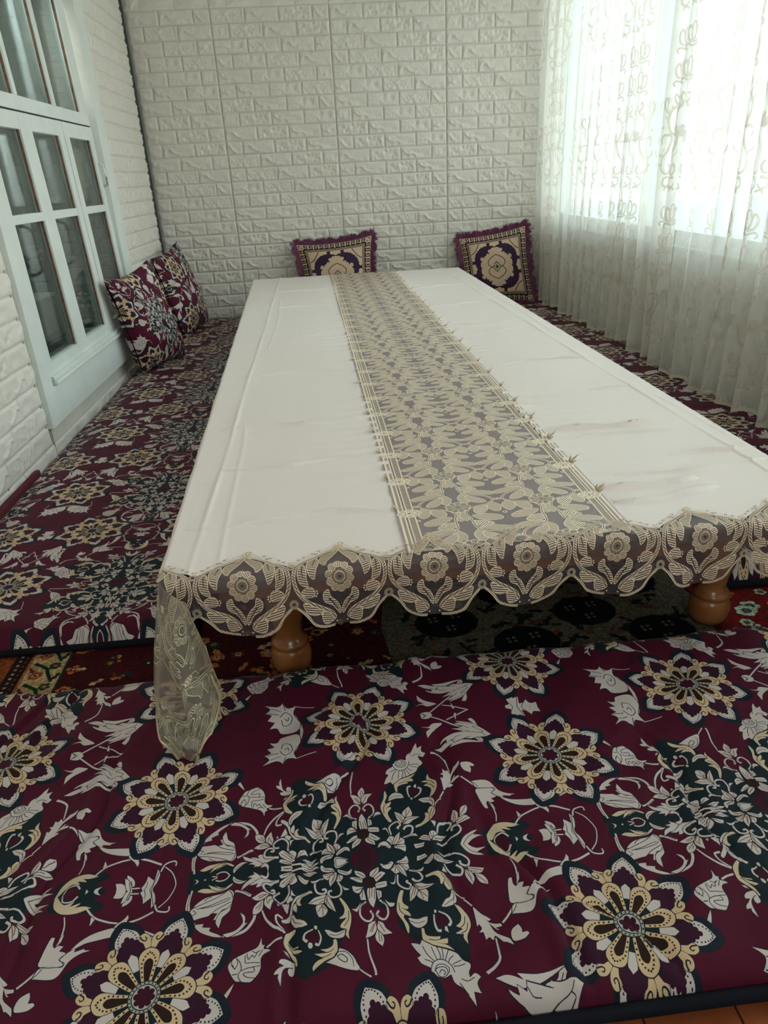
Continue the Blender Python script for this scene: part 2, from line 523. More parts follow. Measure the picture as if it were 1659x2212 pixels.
k1.6,1.6:316,574 330,531 331,469 319,427
w:279,490 324,492 335,449 316,404 324,370 297,380 285,359 266,376 227,360 245,385 232,406 251,415 238,440 260,444 244,472 266,467
k2.1,2.1:279,431 285,454 304,445 310,415 291,399 275,421
k2.1,2.1:288,424 297,432 300,417
k1.8,1.8:248,384 278,397
k2.1,2.1:238,405 272,412
k2.1,2.1:285,363 291,390
w2.7,2.7:318,371 377,382
w:718,370 729,378 742,384 740,368 758,381 760,364 773,369 814,381 807,368 831,373 852,373 872,383 856,405 843,424 839,448 831,462 821,461 836,433 821,444 788,456 782,455 798,449 775,446 785,440 801,431 786,427 798,413 813,403 787,405 765,404 741,394 727,383
k1.1,1.1:853,378 844,391 823,398 804,404
k1.3,1.3:760,374 769,388 785,391
k1.1,1.1:844,391 851,399 838,409 825,423 842,420 834,433 790,447
k1.1,1.1:812,417 803,429 789,432
w5.1,5.1:943,106 976,121 1010,143'''
# ---------------------------------------------------------------- drawn patterns (numpy only)
COL = {'w': (202, 187, 180), 'y': (206, 182, 152), 'n': (20, 33, 38), 'b': (62, 10, 30), 'p': (48, 10, 30),
       'r': (104, 60, 40), 'k': (22, 30, 40), 'o': (42, 22, 17), 'e': (208, 176, 138), 'u': (52, 14, 36),
       'g': (76, 9, 34)}

def spline(p, n=8, closed=False):
    p = np.asarray(p, float)
    if len(p) < 3:
        return p if not closed else p
    if closed:
        q = np.vstack([p[-1], p, p[0], p[1]])
    else:
        q = np.vstack([2 * p[0] - p[1], p, 2 * p[-1] - p[-2]])
    out = []
    t = np.linspace(0, 1, n, endpoint=False)[:, None]
    for i in range(1, len(q) - 2):
        a, b, c, d = q[i - 1], q[i], q[i + 1], q[i + 2]
        out.append(.5 * (2 * b + (c - a) * t + (2 * a - 5 * b + 4 * c - d) * t ** 2 + (3 * b - a - 3 * c + d) * t ** 3))
    if not closed:
        out.append(p[-1:])
    return np.vstack(out)

class Can:
    """A small painting surface: polygons and tapered strokes in pixel units, wrapping sideways."""
    def __init__(s, w, h, col, wrap=True, wrapy=False):
        s.w, s.h, s.wrap, s.wrapy = w, h, wrap, wrapy
        s.a = np.empty((h, w, len(col)), np.float32)
        s.a[:] = col
    def fill(s, p, col, mod=None):
        p = np.asarray(p, float)
        offs = [(0, 0)]
        lo, hi = p.min(0), p.max(0)
        if s.wrap:
            if lo[0] < 0: offs.append((s.w, 0))
            if hi[0] >= s.w: offs.append((-s.w, 0))
        if s.wrapy:
            for o in list(offs):
                if lo[1] < 0: offs.append((o[0], s.h))
                if hi[1] >= s.h: offs.append((o[0], -s.h))
        for ox, oy in offs:
            q = p + (ox, oy)
            x0, y0 = np.maximum(np.floor(q.min(0)).astype(int), 0)
            x1 = min(int(q[:, 0].max()) + 2, s.w); y1 = min(int(q[:, 1].max()) + 2, s.h)
            if x1 <= x0 or y1 <= y0: continue
            X = np.arange(x0, x1) + .5
            m = np.zeros((y1 - y0, x1 - x0), bool)
            r = np.roll(q, -1, 0)
            for (ax, ay), (bx, by) in zip(q, r):
                if ay == by: continue
                lo_, hi_ = (ay, by) if ay < by else (by, ay)
                j0 = max(int(np.ceil(lo_ - .5)), y0); j1 = min(int(np.ceil(hi_ - .5)), y1)
                if j1 <= j0: continue
                Y = np.arange(j0, j1) + .5
                xi = ax + (Y - ay) * (bx - ax) / (by - ay)
                m[j0 - y0:j1 - y0] ^= X[None, :] < xi[:, None]
            if mod is None:
                s.a[y0:y1, x0:x1][m] = col
            else:
                yy, xx = np.nonzero(m)
                s.a[y0:y1, x0:x1][m] = mod(xx + x0 - ox + .5, yy + y0 - oy + .5, np.asarray(col, np.float32))
    def stroke(s, p, w0, w1, col, closed=False, smooth=True, mod=None):
        p = spline(p, 8, closed) if smooth else np.asarray(p, float)
        if closed: p = np.vstack([p, p[:1]])
        if len(p) < 2: return
        w = np.linspace(w0, w1, len(p))[:, None] / 2
        d = np.gradient(p, axis=0); d /= np.maximum(np.hypot(d[:, 0], d[:, 1]), 1e-6)[:, None]
        nrm = np.stack([-d[:, 1], d[:, 0]], 1)
        L, R = p + nrm * w, p - nrm * w
        for i in range(len(p) - 1):      # quad by quad, so that loops do not cancel
            s.fill([L[i], L[i + 1] + d[i] * .7, R[i + 1] + d[i] * .7, R[i]], col, mod)
    def disc(s, c, rx, ry, col, mod=None, n=20):
        t = np.linspace(0, 2 * np.pi, n, endpoint=False)
        s.fill(np.stack([c[0] + rx * np.cos(t), c[1] + ry * np.sin(t)], 1), col, mod)

def soft(p, n=5):
    """Round a closed outline except at its sharp tips."""
    p = np.asarray(p, float); N = len(p)
    if N < 5: return p
    a = p - np.roll(p, 1, 0); b = np.roll(p, -1, 0) - p
    a /= np.maximum(np.hypot(a[:, 0], a[:, 1]), 1e-6)[:, None]; b /= np.maximum(np.hypot(b[:, 0], b[:, 1]), 1e-6)[:, None]
    sharp = [i for i in range(N) if (a[i] * b[i]).sum() < .15]
    if not sharp: return spline(p, n, True)
    out = []
    for k, i in enumerate(sharp):
        j = sharp[(k + 1) % len(sharp)]
        seg = [p[(i + m_) % N] for m_ in range(((j - i) % N or N) + 1)]
        out.append(spline(np.array(seg), n)[:-1] if len(seg) > 2 else np.array(seg[:1]))
    return np.vstack(out)

def draw_fabric(W=2048):
    H2 = W * 540 // 605 // 2
    c = Can(W, H2, COL['g'])
    sx, sy = W / 1000, H2 / 500
    for line in FABRIC.split('\n'):
        if not line.strip(): continue
        head, pts = line.split(':')
        k = head[0]
        P = np.array([[float(v) for v in q.split(',')] for q in pts.split()]) * (sx, sy)
        if len(head) > 1:
            w0, w1 = [float(v) * sx for v in head[1:].split(',')]
            if k in 'kr':
                c.stroke(P, max(w0, 3.2), max(w1, 2.4), COL[k])
            else:
                c.stroke(P, w0 + 5, w1 + 5, COL['k']); c.stroke(P, w0, w1, COL[k])
        elif k in 'nbpo':
            c.fill(spline(P, 4, True), COL[k])
        else:
            P = soft(P)
            c.fill(P, COL[k]); c.stroke(P, 4, 4, COL['k'], True, False)
            if k == 'w' or k == 'y':
                c.fill(P * .95 + P.mean(0) * .05, COL[k])
    # star flowers
    def rosette(cx, cy, phi, R=.101):
        rx, ry = R / .605 * W, R / .27 * H2
        def pol(a, pts, mirror=False):
            q = [(r * math.cos(a) - t * math.sin(a), r * math.sin(a) + t * math.cos(a)) for r, t in pts]
            return np.array([(cx + x * rx, cy + y * ry) for x, y in q])
        px = rx
        c.disc((cx, cy), rx * .72, ry * .72, COL['n'], n=40)
        for k in range(8):
            a = phi + math.pi / 8 + k * math.pi / 4
            c.fill(spline(pol(a, [(.5, -.24), (.72, -.235), (.95, -.185), (1.10, 0), (.95, .185), (.72, .235), (.5, .24)]), 5, True), COL['k'])
        for k in range(8):
            a = phi + math.pi / 8 + k * math.pi / 4
            c.fill(spline(pol(a, [(.62, -.15), (.74, -.16), (.86, -.135), (.95, -.06)]), 5).tolist() + pol(a, [(1.0, 0)]).tolist()
                   + spline(pol(a, [(.95, .06), (.86, .135), (.74, .16), (.62, .15)]), 5).tolist(), COL['w'])
            for j in range(15):
                t = -1 + j / 7
                r_ = .95 - .25 * abs(t) ** 1.6; w_ = .12 * math.sin(min(abs(t) * 1.7, 1.57)) * (1 if t > 0 else -1)
                c.disc(pol(a, [(r_ + .015, w_ * .96)])[0], px * .011, px * .011, COL['k'], n=6)
            sc = []
            for j in range(9):
                t = -1 + j / 4
                rr = .84 - .21 * abs(t) ** 1.1; tt = .19 * t
                sc.append((rr, tt))
            q = pol(a, [(.52, -.12)] + sc + [(.52, .12)])
            c.fill(q, COL['u'])
            for r_, t_ in sc:
                c.disc(pol(a, [(r_ - .022, t_)])[0], px * .034, px * .034, COL['u'], n=10)
            for sg in (-1, 1):
                h = pol(a, [(.50, .185 * sg), (.56, .225 * sg), (.64, .262 * sg), (.72, .262 * sg), (.775, .215 * sg), (.76, .155 * sg), (.70, .135 * sg), (.655, .165 * sg), (.60, .17 * sg), (.56, .175 * sg)])
                hs = spline(h, 4, True)
                c.fill(hs * 1.07 - hs.mean(0) * .07, COL['k'])
                c.fill(hs, COL['e'])
                c.stroke(pol(a, [(.755, .155 * sg), (.70, .17 * sg), (.675, .20 * sg), (.70, .225 * sg), (.725, .21 * sg)]), 6, 4, COL['k'])
            c.fill(pol(a, [(.36, -.06), (.53, -.055), (.585, 0), (.53, .055), (.36, .06)]), COL['w'])
        for k in range(8):
            a = phi + k * math.pi / 4
            pt = [(.16, -.045), (.34, -.095), (.48, -.125), (.565, -.09), (.605, 0), (.565, .09), (.48, .125), (.34, .095), (.16, .045)]
            q = spline(pol(a, pt), 4, True)
            c.fill(q * 1.06 - q.mean(0) * .06, COL['k']); c.fill(q, COL['e'])
            c.fill(spline(pol(a, [(.17, -.02), (.3, -.045), (.42, -.055), (.475, 0), (.42, .055), (.3, .045), (.17, .02)]), 4, True), COL['o'])
            for j in range(15):
                t = (j - 7) / 7
                r_ = .55 - .30 * abs(t) ** 1.5; w_ = .088 * math.sin(min(abs(t) * 2.2, 1.57)) * (1 if t > 0 else -1) * (1 - .35 * max(abs(t) - .6, 0) / .4)
                c.disc(pol(a, [(r_, w_)])[0], px * .0125, px * .0125, COL['o'], n=6)
        c.disc((cx, cy), rx * .2, ry * .2, COL['k'], n=30); c.disc((cx, cy), rx * .187, ry * .187, (170, 168, 155), n=30)
        for j in range(22):
            t = j * 2 * math.pi / 22
            c.disc((cx + .172 * rx * math.cos(t), cy + .172 * ry * math.sin(t)), px * .011, px * .011, COL['k'], n=6)
        c.disc((cx, cy), rx * .157, ry * .157, COL['k'], n=30); c.disc((cx, cy), rx * .145, ry * .145, (184, 178, 168), n=30)
        for j in range(8):
            t = phi + .2 + j * math.pi / 4
            c.disc((cx + .095 * rx * math.cos(t), cy + .095 * ry * math.sin(t)), rx * .038, ry * .038, COL['b'], n=12)
        c.disc((cx, cy), rx * .09, ry * .09, COL['b'], n=16)
    rosette(.008 * W, .545 * H2, math.radians(-3))
    rosette(.508 * W, 1.0 * H2, 0.)
    a = np.concatenate([c.a, c.a[::-1]], 0)
    return a / 255

def hatch(pitch, ang=0., lo=.45):
    ca, sa = math.cos(ang), math.sin(ang)
    def f(x, y, col):
        t = .5 + .5 * np.sin((x * sa + y * ca) * 2 * np.pi / pitch)
        r = np.empty((len(x), 3), np.float32)
        r[:, 0] = col[0] * (lo + (1 - lo) * t); r[:, 1] = col[1] * (.35 + .65 * t); r[:, 2] = col[2]
        return r
    return f

BORDER = {  # left half of one scallop, in the units it was read in; x centre 985, period 1175, y from 130 to 1140
 'band': [(965, 150), (800, 262), (640, 385), (520, 470), (455, 570), (455, 690), (520, 800), (640, 880), (800, 935), (930, 990), (985, 1050)],
 'leaf': [[(955, 170), (860, 270), (765, 340), (750, 420), (780, 470), (832, 497), (850, 430), (915, 330), (962, 240)],
          [(690, 350), (625, 400), (597, 500), (640, 600), (705, 645), (718, 570), (742, 480), (735, 400)],
          [(550, 490), (498, 560), (500, 640), (540, 700), (628, 715), (608, 640), (600, 560)],
          [(880, 750), (818, 800), (845, 880), (950, 920), (1045, 1015), (1050, 950), (990, 870), (915, 820)],
          [(545, 780), (600, 735), (670, 725), (712, 770), (700, 820), (610, 825)],
          [(568, 890), (690, 895), (815, 945), (790, 995), (700, 1008), (610, 975)],
          [(818, 980), (900, 968), (1000, 1040), (955, 1092), (860, 1112), (815, 1060)]],
 'slit': [[(690, 385), (680, 450), (672, 500)], [(545, 520), (548, 580), (560, 630)], [(890, 840), (950, 890), (1010, 960)]],
}
def draw_border(W=620, H=700):
    """Returns thread cover, cord height, 'outside the scallop' mask."""
    c = Can(W, H, (0., 0., 0.), True)
    k = W / 1175.
    def T(pts, m=1):
        p = np.array(pts, float)
        y = p[:, 1] + .115 * (p[:, 0] - 985)
        xc = 960 + (p[:, 1] - 150) * .125
        sq = np.clip((xc - p[:, 0]) / 600, 0, 1) * .03
        return np.stack([W / 2 + m * (p[:, 0] - xc) * (1 - sq) * k, (y - 130 + 90) / 1130. * H], 1)
    for m in (-1, 1):
        m_ = -m
        for L in BORDER['leaf']:
            q = spline(T(L, m_), 4, True)
            c.fill(q, (.95, .95, 0), hatch(14, .25 * m, .30))
            c.stroke(q, 4.5, 4.5, (1, 1, 0), True, False)
        for L in BORDER['slit']:
            c.stroke(T(L, m_), 8, 5, (0, 0, 0))
        b = T(BORDER['band'], m_)
        c.stroke(b, 22, 20, (.9, .9, 0), mod=hatch(13, .8 * m, .2))
        s_ = spline(b, 8)
        d = np.gradient(s_, axis=0); d /= np.hypot(d[:, 0], d[:, 1])[:, None]
        nn = np.stack([-d[:, 1], d[:, 0]], 1)
        for o in (-10, 10): c.stroke(s_ + nn * o, 4.5, 4.5, (1, 1, 0), smooth=False)
        # loops along the upper edge
        up = T([(965, 150), (900, 75), (800, 110), (755, 200), (730, 215), (690, 235), (560, 330), (530, 370), (450, 400), (420, 390), (397, 420)], m_)
        c.stroke(up, 5, 5, (1, .9, 0))
        c.stroke(T([(930, 130), (850, 150), (800, 215), (740, 260)], m_), 4, 4, (.9, .8, 0))
        for q in T([(720, 230), (650, 290), (540, 350), (480, 400)], m_): c.disc(q, 11, 9, (.85, .7, 0), hatch(5, 0, .3))
        c.disc(T([(690, 290)], m_)[0], 14, 10, (.6, .4, 0), hatch(5, 0, .3))
        hem = T([(397, 905), (470, 925), (600, 1000), (690, 1085), (760, 1118), (880, 1142), (985, 1140)], m_)
        c.stroke(hem, 18, 18, (1, 1, 0), mod=hatch(12, .9 * m, .6))
        for tip in [(735, 765), (745, 790), (730, 815), (800, 1005), (820, 985), (1010, 1100)]:
            c.disc(T([tip], m_)[0], 6, 6, (1, .9, 0))
    fx, fy = T([(1000, 605)])[0]; fx = W / 2
    for j in range(10):
        a = j * math.pi / 5 + .2
        p = (fx + 68 * math.cos(a), fy + 68 * math.sin(a) * H / 1130 / k)
        c.disc(p, 27, 27, (1, .9, 0), hatch(11, a, .5)); 
        t = np.linspace(0, 2 * np.pi, 14)
        c.stroke(np.stack([p[0] + 25 * np.cos(t), p[1] + 25 * np.sin(t)], 1), 4, 4, (1, 1, 0), smooth=False)
    c.disc((fx, fy), 50, 50, (.8, .5, 0), hatch(6, .7, .4)); c.disc((fx, fy), 36, 36, (1, .8, 0)); c.disc((fx, fy), 30, 30, (.8, .5, 0), hatch(6, 0, .3)); c.disc((fx, fy), 11, 11, (0, 0, 0))
    for (x, y, r) in ((397.5, 535 - 10, 30), (397.5, 905, 30)):
        q = T([(x, y)])[0]; q[0] = 0
        c.disc(q, r, r, (.9, .8, 0), hatch(6, .5, .5)); c.disc(q, r * .36, r * .36, (0, 0, 0))
    q = T([(397.5, 420)])[0]; q[0] = 0
    for a in (.78, 2.36, 3.9, 5.5):
        c.disc(q + 14 * np.array((math.cos(a), math.sin(a))), 11, 11, (1, .9, 0)); c.disc(q + 14 * np.array((math.cos(a), math.sin(a))), 6, 6, (.4, .3, 0))
    q = T([(985, 95)])[0]
    for j in range(6):
        a = j * math.pi / 3
        c.disc(q + 17 * np.array((math.cos(a), math.sin(a))), 12, 12, (1, .9, 0)); c.disc(q + 17 * np.array((math.cos(a), math.sin(a))), 6, 6, (.5, .3, 0))
    # where the net itself is: under the arch and above the scalloped hem
    c2 = Can(W, H, (0.,), False)
    L_, R_ = T(BORDER['band'][:5], -1), None
    arch = spline(T([(965, 145)] + BORDER['band'][1:5] + [(380, 560)], 1), 8)
    hem = spline(T([(397, 905), (470, 925), (600, 1000), (690, 1085), (760, 1118), (880, 1142), (985, 1140)], 1), 8)
    arch[:, 0] = np.clip(arch[:, 0], 0, W / 2); arch[-1, 0] = 0; hem[:, 0] = np.clip(hem[:, 0], 0, W / 2); hem[0, 0] = 0; hem[-1, 0] = W / 2; arch[0, 0] = W / 2
    q = np.vstack([arch, hem]); c2.fill(q, (1.,)); q2 = q.copy(); q2[:, 0] = W - q2[:, 0]; c2.fill(q2, (1.,))
    out = c.a.copy(); out[..., 2] = c2.a[..., 0]
    return out

RUN = {  # one cell of the runner, read in cell units of 1000
 'cord': [], }
def draw_runner(W=1100):
    """one period long (0.1575 m), 0.385 m wide; x across."""
    H = int(W * .1575 / .385)
    c = Can(W, H, (0., 0., 0.), False, True)
    k = W / .385
    e = .036 * k
    cell = (W - 2 * e) / 2
    def leaf(pts, ang=0.):
        q = spline(pts, 4, True); q = q * 1.16 - q.mean(0) * .16
        c.fill(q, (.95, .9, 0), hatch(12, ang, .65)); c.stroke(q, 5, 5, (1, 1, 0), True, False)
    for col in range(2):
        X0 = e + cell * (col + .5)
        def T(p): return [(X0 + x * cell, y * H) for x, y in p]
        for m in (-1, 1):
            def M(p): return T([(m * x, y) for x, y in p])
            oy = 0 if m == 1 else .0
            # winding cord with a kink towards the middle
            cd = M([(.10, .02), (.16, .12), (.36, .20), (.44, .33), (.36, .44), (.14, .52), (.06, .66), (.09, .80), (.10, 1.02)])
            for L, a in (([(.12, .10), (.02 + .03, .22), (.10, .36), (.17, .30), (.17, .16)], .3),
                         ([(.16, .06), (.30, .03), (.47, .10), (.45, .17), (.30, .13)], .2),
                         ([(.16, .18), (.28, .25), (.34, .36), (.26, .38), (.17, .30)], .6),
                         ([(.40, .42), (.48, .52), (.44, .66), (.36, .60), (.35, .48)], 0),
                         ([(.30, .48), (.31, .60), (.22, .70), (.17, .62), (.20, .52)], .8),
                         ([(.14, .74), (.28, .72), (.42, .80), (.40, .88), (.24, .86)], .3),
                         ([(.12, .88), (.24, .90), (.30, .98), (.20, 1.02), (.10, .96)], .9),
                         ([(.02, .62), (-.02, .74), (.03, .84), (.07, .78), (.06, .68)], .2)):
                leaf(M(L), a * m)
            c.stroke(cd, 15, 15, (.3, .2, 0)); 
            s_ = spline(cd, 8); d = np.gradient(s_, axis=0); d /= np.hypot(d[:, 0], d[:, 1])[:, None]; nn = np.stack([-d[:, 1], d[:, 0]], 1)
            for o in (-5, 5): c.stroke(s_ + nn * o, 5, 5, (1, 1, 0), smooth=False)
            for (x, y) in ((.48, .33), (.24, .93), (.5, .72)):
                q = M([(x, y)])[0]; c.disc(q, 13, 13, (1, 1, 0)); c.disc(q, 6, 6, (.1, .1, 0))
        fx, fy = T([(0, .47)])[0]
        for j in range(9):
            a = j * 2 * math.pi / 9
            p = (fx + 46 * math.cos(a), fy + 46 * math.sin(a))
            c.disc(p, 23, 23, (1, 1, 0)); c.disc(p, 17, 17, (.9, .5, 0), hatch(5, a, .5))
        c.disc((fx, fy), 32, 32, (1, .8, 0), hatch(5, .4, .5)); c.disc((fx, fy), 9, 9, (.1, .1, 0))
    for m in (0, 1):
        def E(x): return x * k if m == 0 else W - x * k
        for a, b in ((.004, .008), (.013, .016), (.019, .0215), (.031, .034)):
            x0, x1 = sorted((E(a), E(b)))
            c.fill([(x0, 0), (x1, 0), (x1, H), (x0, H)], (1, .95, 0))
        x0, x1 = sorted((E(.0215), E(.031)))
        c.fill([(x0, 0), (x1, 0), (x1, H), (x0, H)], (1, .7, 0), hatch(11, 0, .15))
        x0, x1 = sorted((E(.008), E(.013)))
        c.fill([(x0, 0), (x1, 0), (x1, H), (x0, H)], (.9, .5, 0), hatch(8, .5, .5))
        for a in np.linspace(0, 2 * math.pi, 9)[:-1]:
            p = (E(.024) + .016 * k * math.cos(a), H * .5 + .013 * k * math.sin(a))
            c.disc(p, .007 * k, .006 * k, (1, 1, 0)); c.disc(p, .004 * k, .0035 * k, (.9, .5, 0))
        c.disc((E(.024), H * .5), .007 * k, .007 * k, (1, .9, 0)); c.disc((E(.024), H * .5), .003 * k, .003 * k, (.2, .1, 0))
    return c.a

def draw_curtain(W=400, H=1500):
    """One column of embroidery: 0.165 m wide, 0.62 m tall; y down."""
    c = Can(W, H, (0., 0., 0.), True, True)
    kx, ky = W / .165, H / .62
    def T(p, m=1): return [(W / 2 + m * x * kx, y * ky) for x, y in p]
    def cord(p, w, m):
        q = T(p, m)
        c.stroke(q, w * kx, w * kx * .6, (.80, .45, 0))
        s_ = spline(q, 8); d = np.gradient(s_, axis=0); d /= np.maximum(np.hypot(d[:, 0], d[:, 1]), 1e-6)[:, None]; nn = np.stack([-d[:, 1], d[:, 0]], 1)
        ww = np.linspace(1, .6, len(s_))[:, None] * w * kx / 2
        for o in (-1, 0, 1): c.stroke(s_ + nn * o * ww, 3.4, 3.4, (1, 1, 0), smooth=False)
    for m in (-1, 1):
        cord([(.008, .045), (.030, .060), (.042, .095), (.030, .130), (.020, .160), (.030, .200), (.052, .235), (.050, .275), (.026, .290), (.014, .268), (.024, .252)], .0095, m)
        cord([(.036, .075), (.058, .055), (.064, .030), (.052, .018), (.046, .032)], .0075, m)
        cord([(.006, .042), (.022, .026), (.020, .006), (.010, .014)], .0065, m)
        cord([(.026, .150), (.046, .146), (.060, .160), (.056, .180)], .006, m)
        cord([(.052, .225), (.068, .216), (.072, .200)], .005, m)
        cord([(.016, .300), (.036, .306), (.040, .328), (.022, .336), (.010, .322)], .0075, m)
        cord([(.006, .345), (.024, .340), (.030, .352)], .006, m)
        for x, y in ((.030, .045), (.050, .085), (.036, .112), (.046, .200), (.062, .255), (.060, .120)):
            c.disc(T([(x, y)], m)[0], 8, 12, (.95, .8, 0))
        for a in (-.2, .5, 1.2):
            x1, y1 = .022 * math.sin(a), .150 - .036 * math.cos(a)
            p = [(0.002, .155), (x1 * .5 + .004, (.155 + y1) / 2), (x1 + .002, y1)]
            cord(p, .008, m)
        for y0 in (.425, .535):
            cord([(.003, y0 + .040), (.024, y0 + .032), (.032, y0 + .006), (.022, y0 - .012), (.013, y0)], .0075, m)
            cord([(.003, y0 + .036), (.012, y0 + .012), (.007, y0 - .018), (.0, y0 - .026)], .007, m)
            cord([(.003, y0 + .052), (.026, y0 + .046), (.036, y0 + .056), (.028, y0 + .064)], .006, m)
    for y0 in (.362, .374, .386, .478, .489, .500, .592, .603, .614, .008, .020, .032):
        c.disc(T([(0, y0)])[0], 5, 13, (.95, .8, 0))
    return c.a

def draw_kilim(W=720):
    """Front of the brocade cushion, one quarter drawn and mirrored."""
    P_, G_, D_ = (50, 30, 56), (202, 172, 144), (72, 62, 52)
    S = W // 2
    c = Can(S, S, P_, False)
    K = S / 100.   # 100 units from the middle to the edge; x right, y up from the middle
    def T(p): return np.array(p, float) * K
    c.fill(T([(76, 0), (100, 0), (100, 100), (0, 100), (0, 76), (76, 76)]), (34, 26, 34))
    # key pattern band
    def key(cx, cy, rot):
        seg = [(-6, -7), (-6, 7), (6, 7), (6, -3), (-1, -3), (-1, 2.5), (2, 2.5)]
        q = [(cx + (x if rot == 0 else y) , cy + (y if rot == 0 else x)) for x, y in seg]
        c.stroke(T(q), 2.7 * K, 2.7 * K, G_, smooth=False)
        q = [(cx + (x if rot == 0 else y) , cy + (y if rot == 0 else x)) for x, y in [(-8.4, -7.4), (-6, -7.4)]]
    for i in range(7):
        key(7 + i * 14, 91, 0); key(91, 7 + i * 14, 1)
    for i in range(28):
        for j in (0, 1):
            u = i * 3.2 + (1.6 if j else 0)
            if u < 80:
                c.fill(T([(u, 77.5 + j * 2.2), (u + 1.6, 77.5 + j * 2.2), (u + 2.4, 79.7 + j * 2.2), (u + .8, 79.7 + j * 2.2)]), G_)
                c.fill(T([(77.5 + j * 2.2, u), (77.5 + j * 2.2, u + 1.6), (79.7 + j * 2.2, u + 2.4), (79.7 + j * 2.2, u + .8)]), G_)
    c.fill(T([(74.6, 0), (76, 0), (76, 76), (0, 76), (0, 74.6), (74.6, 74.6)]), G_)
    # corner piece
    cr = [(74.5, 74.5), (24, 74.5), (23, 68), (30, 66), (37, 69), (41, 63), (47, 65), (51, 57), (58, 58), (57, 51), (65, 47), (63, 41), (69, 37), (66, 30), (68, 23), (74.5, 24)]
    c.fill(T(cr), G_)
    for x, y in ((29, 70), (38, 68), (46, 65), (52, 60), (59, 53), (65, 46), (68, 38), (70, 29)):
        c.disc(T([(x, y)])[0], 5 * K, 5 * K, G_); c.stroke(T([(x + 3, y), (x, y + 3), (x - 3, y), (x, y - 3), (x + 1.5, y)]), 1, 1, (140, 112, 84))
    for i in range(7):
        a = math.radians(180 + 90 * (i + .5) / 7); c.stroke(T([(74 + 3 * math.cos(a), 74 + 3 * math.sin(a)), (74 + 19 * math.cos(a), 74 + 19 * math.sin(a))]), 1, 1, (140, 112, 84), smooth=False)
    c.stroke(T([(74, 44), (62, 52), (56, 60), (46, 74)]), 2.4 * K, 2.4 * K, D_)
    # edge middles
    for s_ in (0, 1):
        q = [(0, 74.5), (0, 60), (7, 64), (13, 70), (14, 74.5)]
        c.fill(T([(a, b) if s_ == 0 else (b, a) for a, b in q]), G_)
        q = (10, 69); c.disc(T([q if s_ == 0 else q[::-1]])[0], 5 * K, 5 * K, G_)
    # middle medallion
    md = [(0, 58), (7, 58), (12, 52), (16, 54), (22, 52), (21, 46), (17, 43), (22, 38), (26, 34), (30, 30), (34, 26), (38, 30), (42, 34), (48, 31), (49, 24), (44, 22), (46, 16), (50, 10), (48, 4), (46, 0), (0, 0)]
    c.fill(T(md), G_)
    for x, y in ((8, 53), (17, 48), (24, 37), (31, 31), (38, 24), (43, 27), (44, 14), (44, 5)):
        c.disc(T([(x, y)])[0], 5 * K, 5 * K, G_); c.stroke(T([(x + 3, y), (x, y + 3), (x - 3, y), (x, y - 3), (x + 1.5, y)]), 1.2, 1.2, (140, 112, 84))
    for r in (52, 46): c.stroke(T([(0, r - 6), (10, r - 10), (20, r - 22), (30, r - 30), (r - 8, 0)]), 1.3, 1.3, (140, 112, 84))
    c.stroke(T([(0, 36), (8, 32), (18, 26), (26, 16), (24, 6), (16, 1), (10, 0)]), 2.4 * K, 2.4 * K, D_)
    for i in range(6):
        a = math.radians(20 + i * 11); c.stroke(T([(8 * math.cos(a) + 2, 8 * math.sin(a) + 3), (24 * math.cos(a), 26 * math.sin(a) + 1)]), 1.2, 1.2, (140, 112, 84), smooth=False)
    c.fill(T([(0, 0), (14, 0), (0, 17)]), D_); c.fill(T([(0, 0), (11, 0), (0, 13)]), G_); c.fill(T([(0, 0), (8, 0), (3, 3), (0, 9)]), (30, 84, 56)); c.disc((0, 0), 2 * K, 2 * K, (70, 50, 60))
    q = c.a
    q = np.concatenate([q[:, ::-1], q], 1); q = np.concatenate([q[::-1], q], 0)
    return q / 255

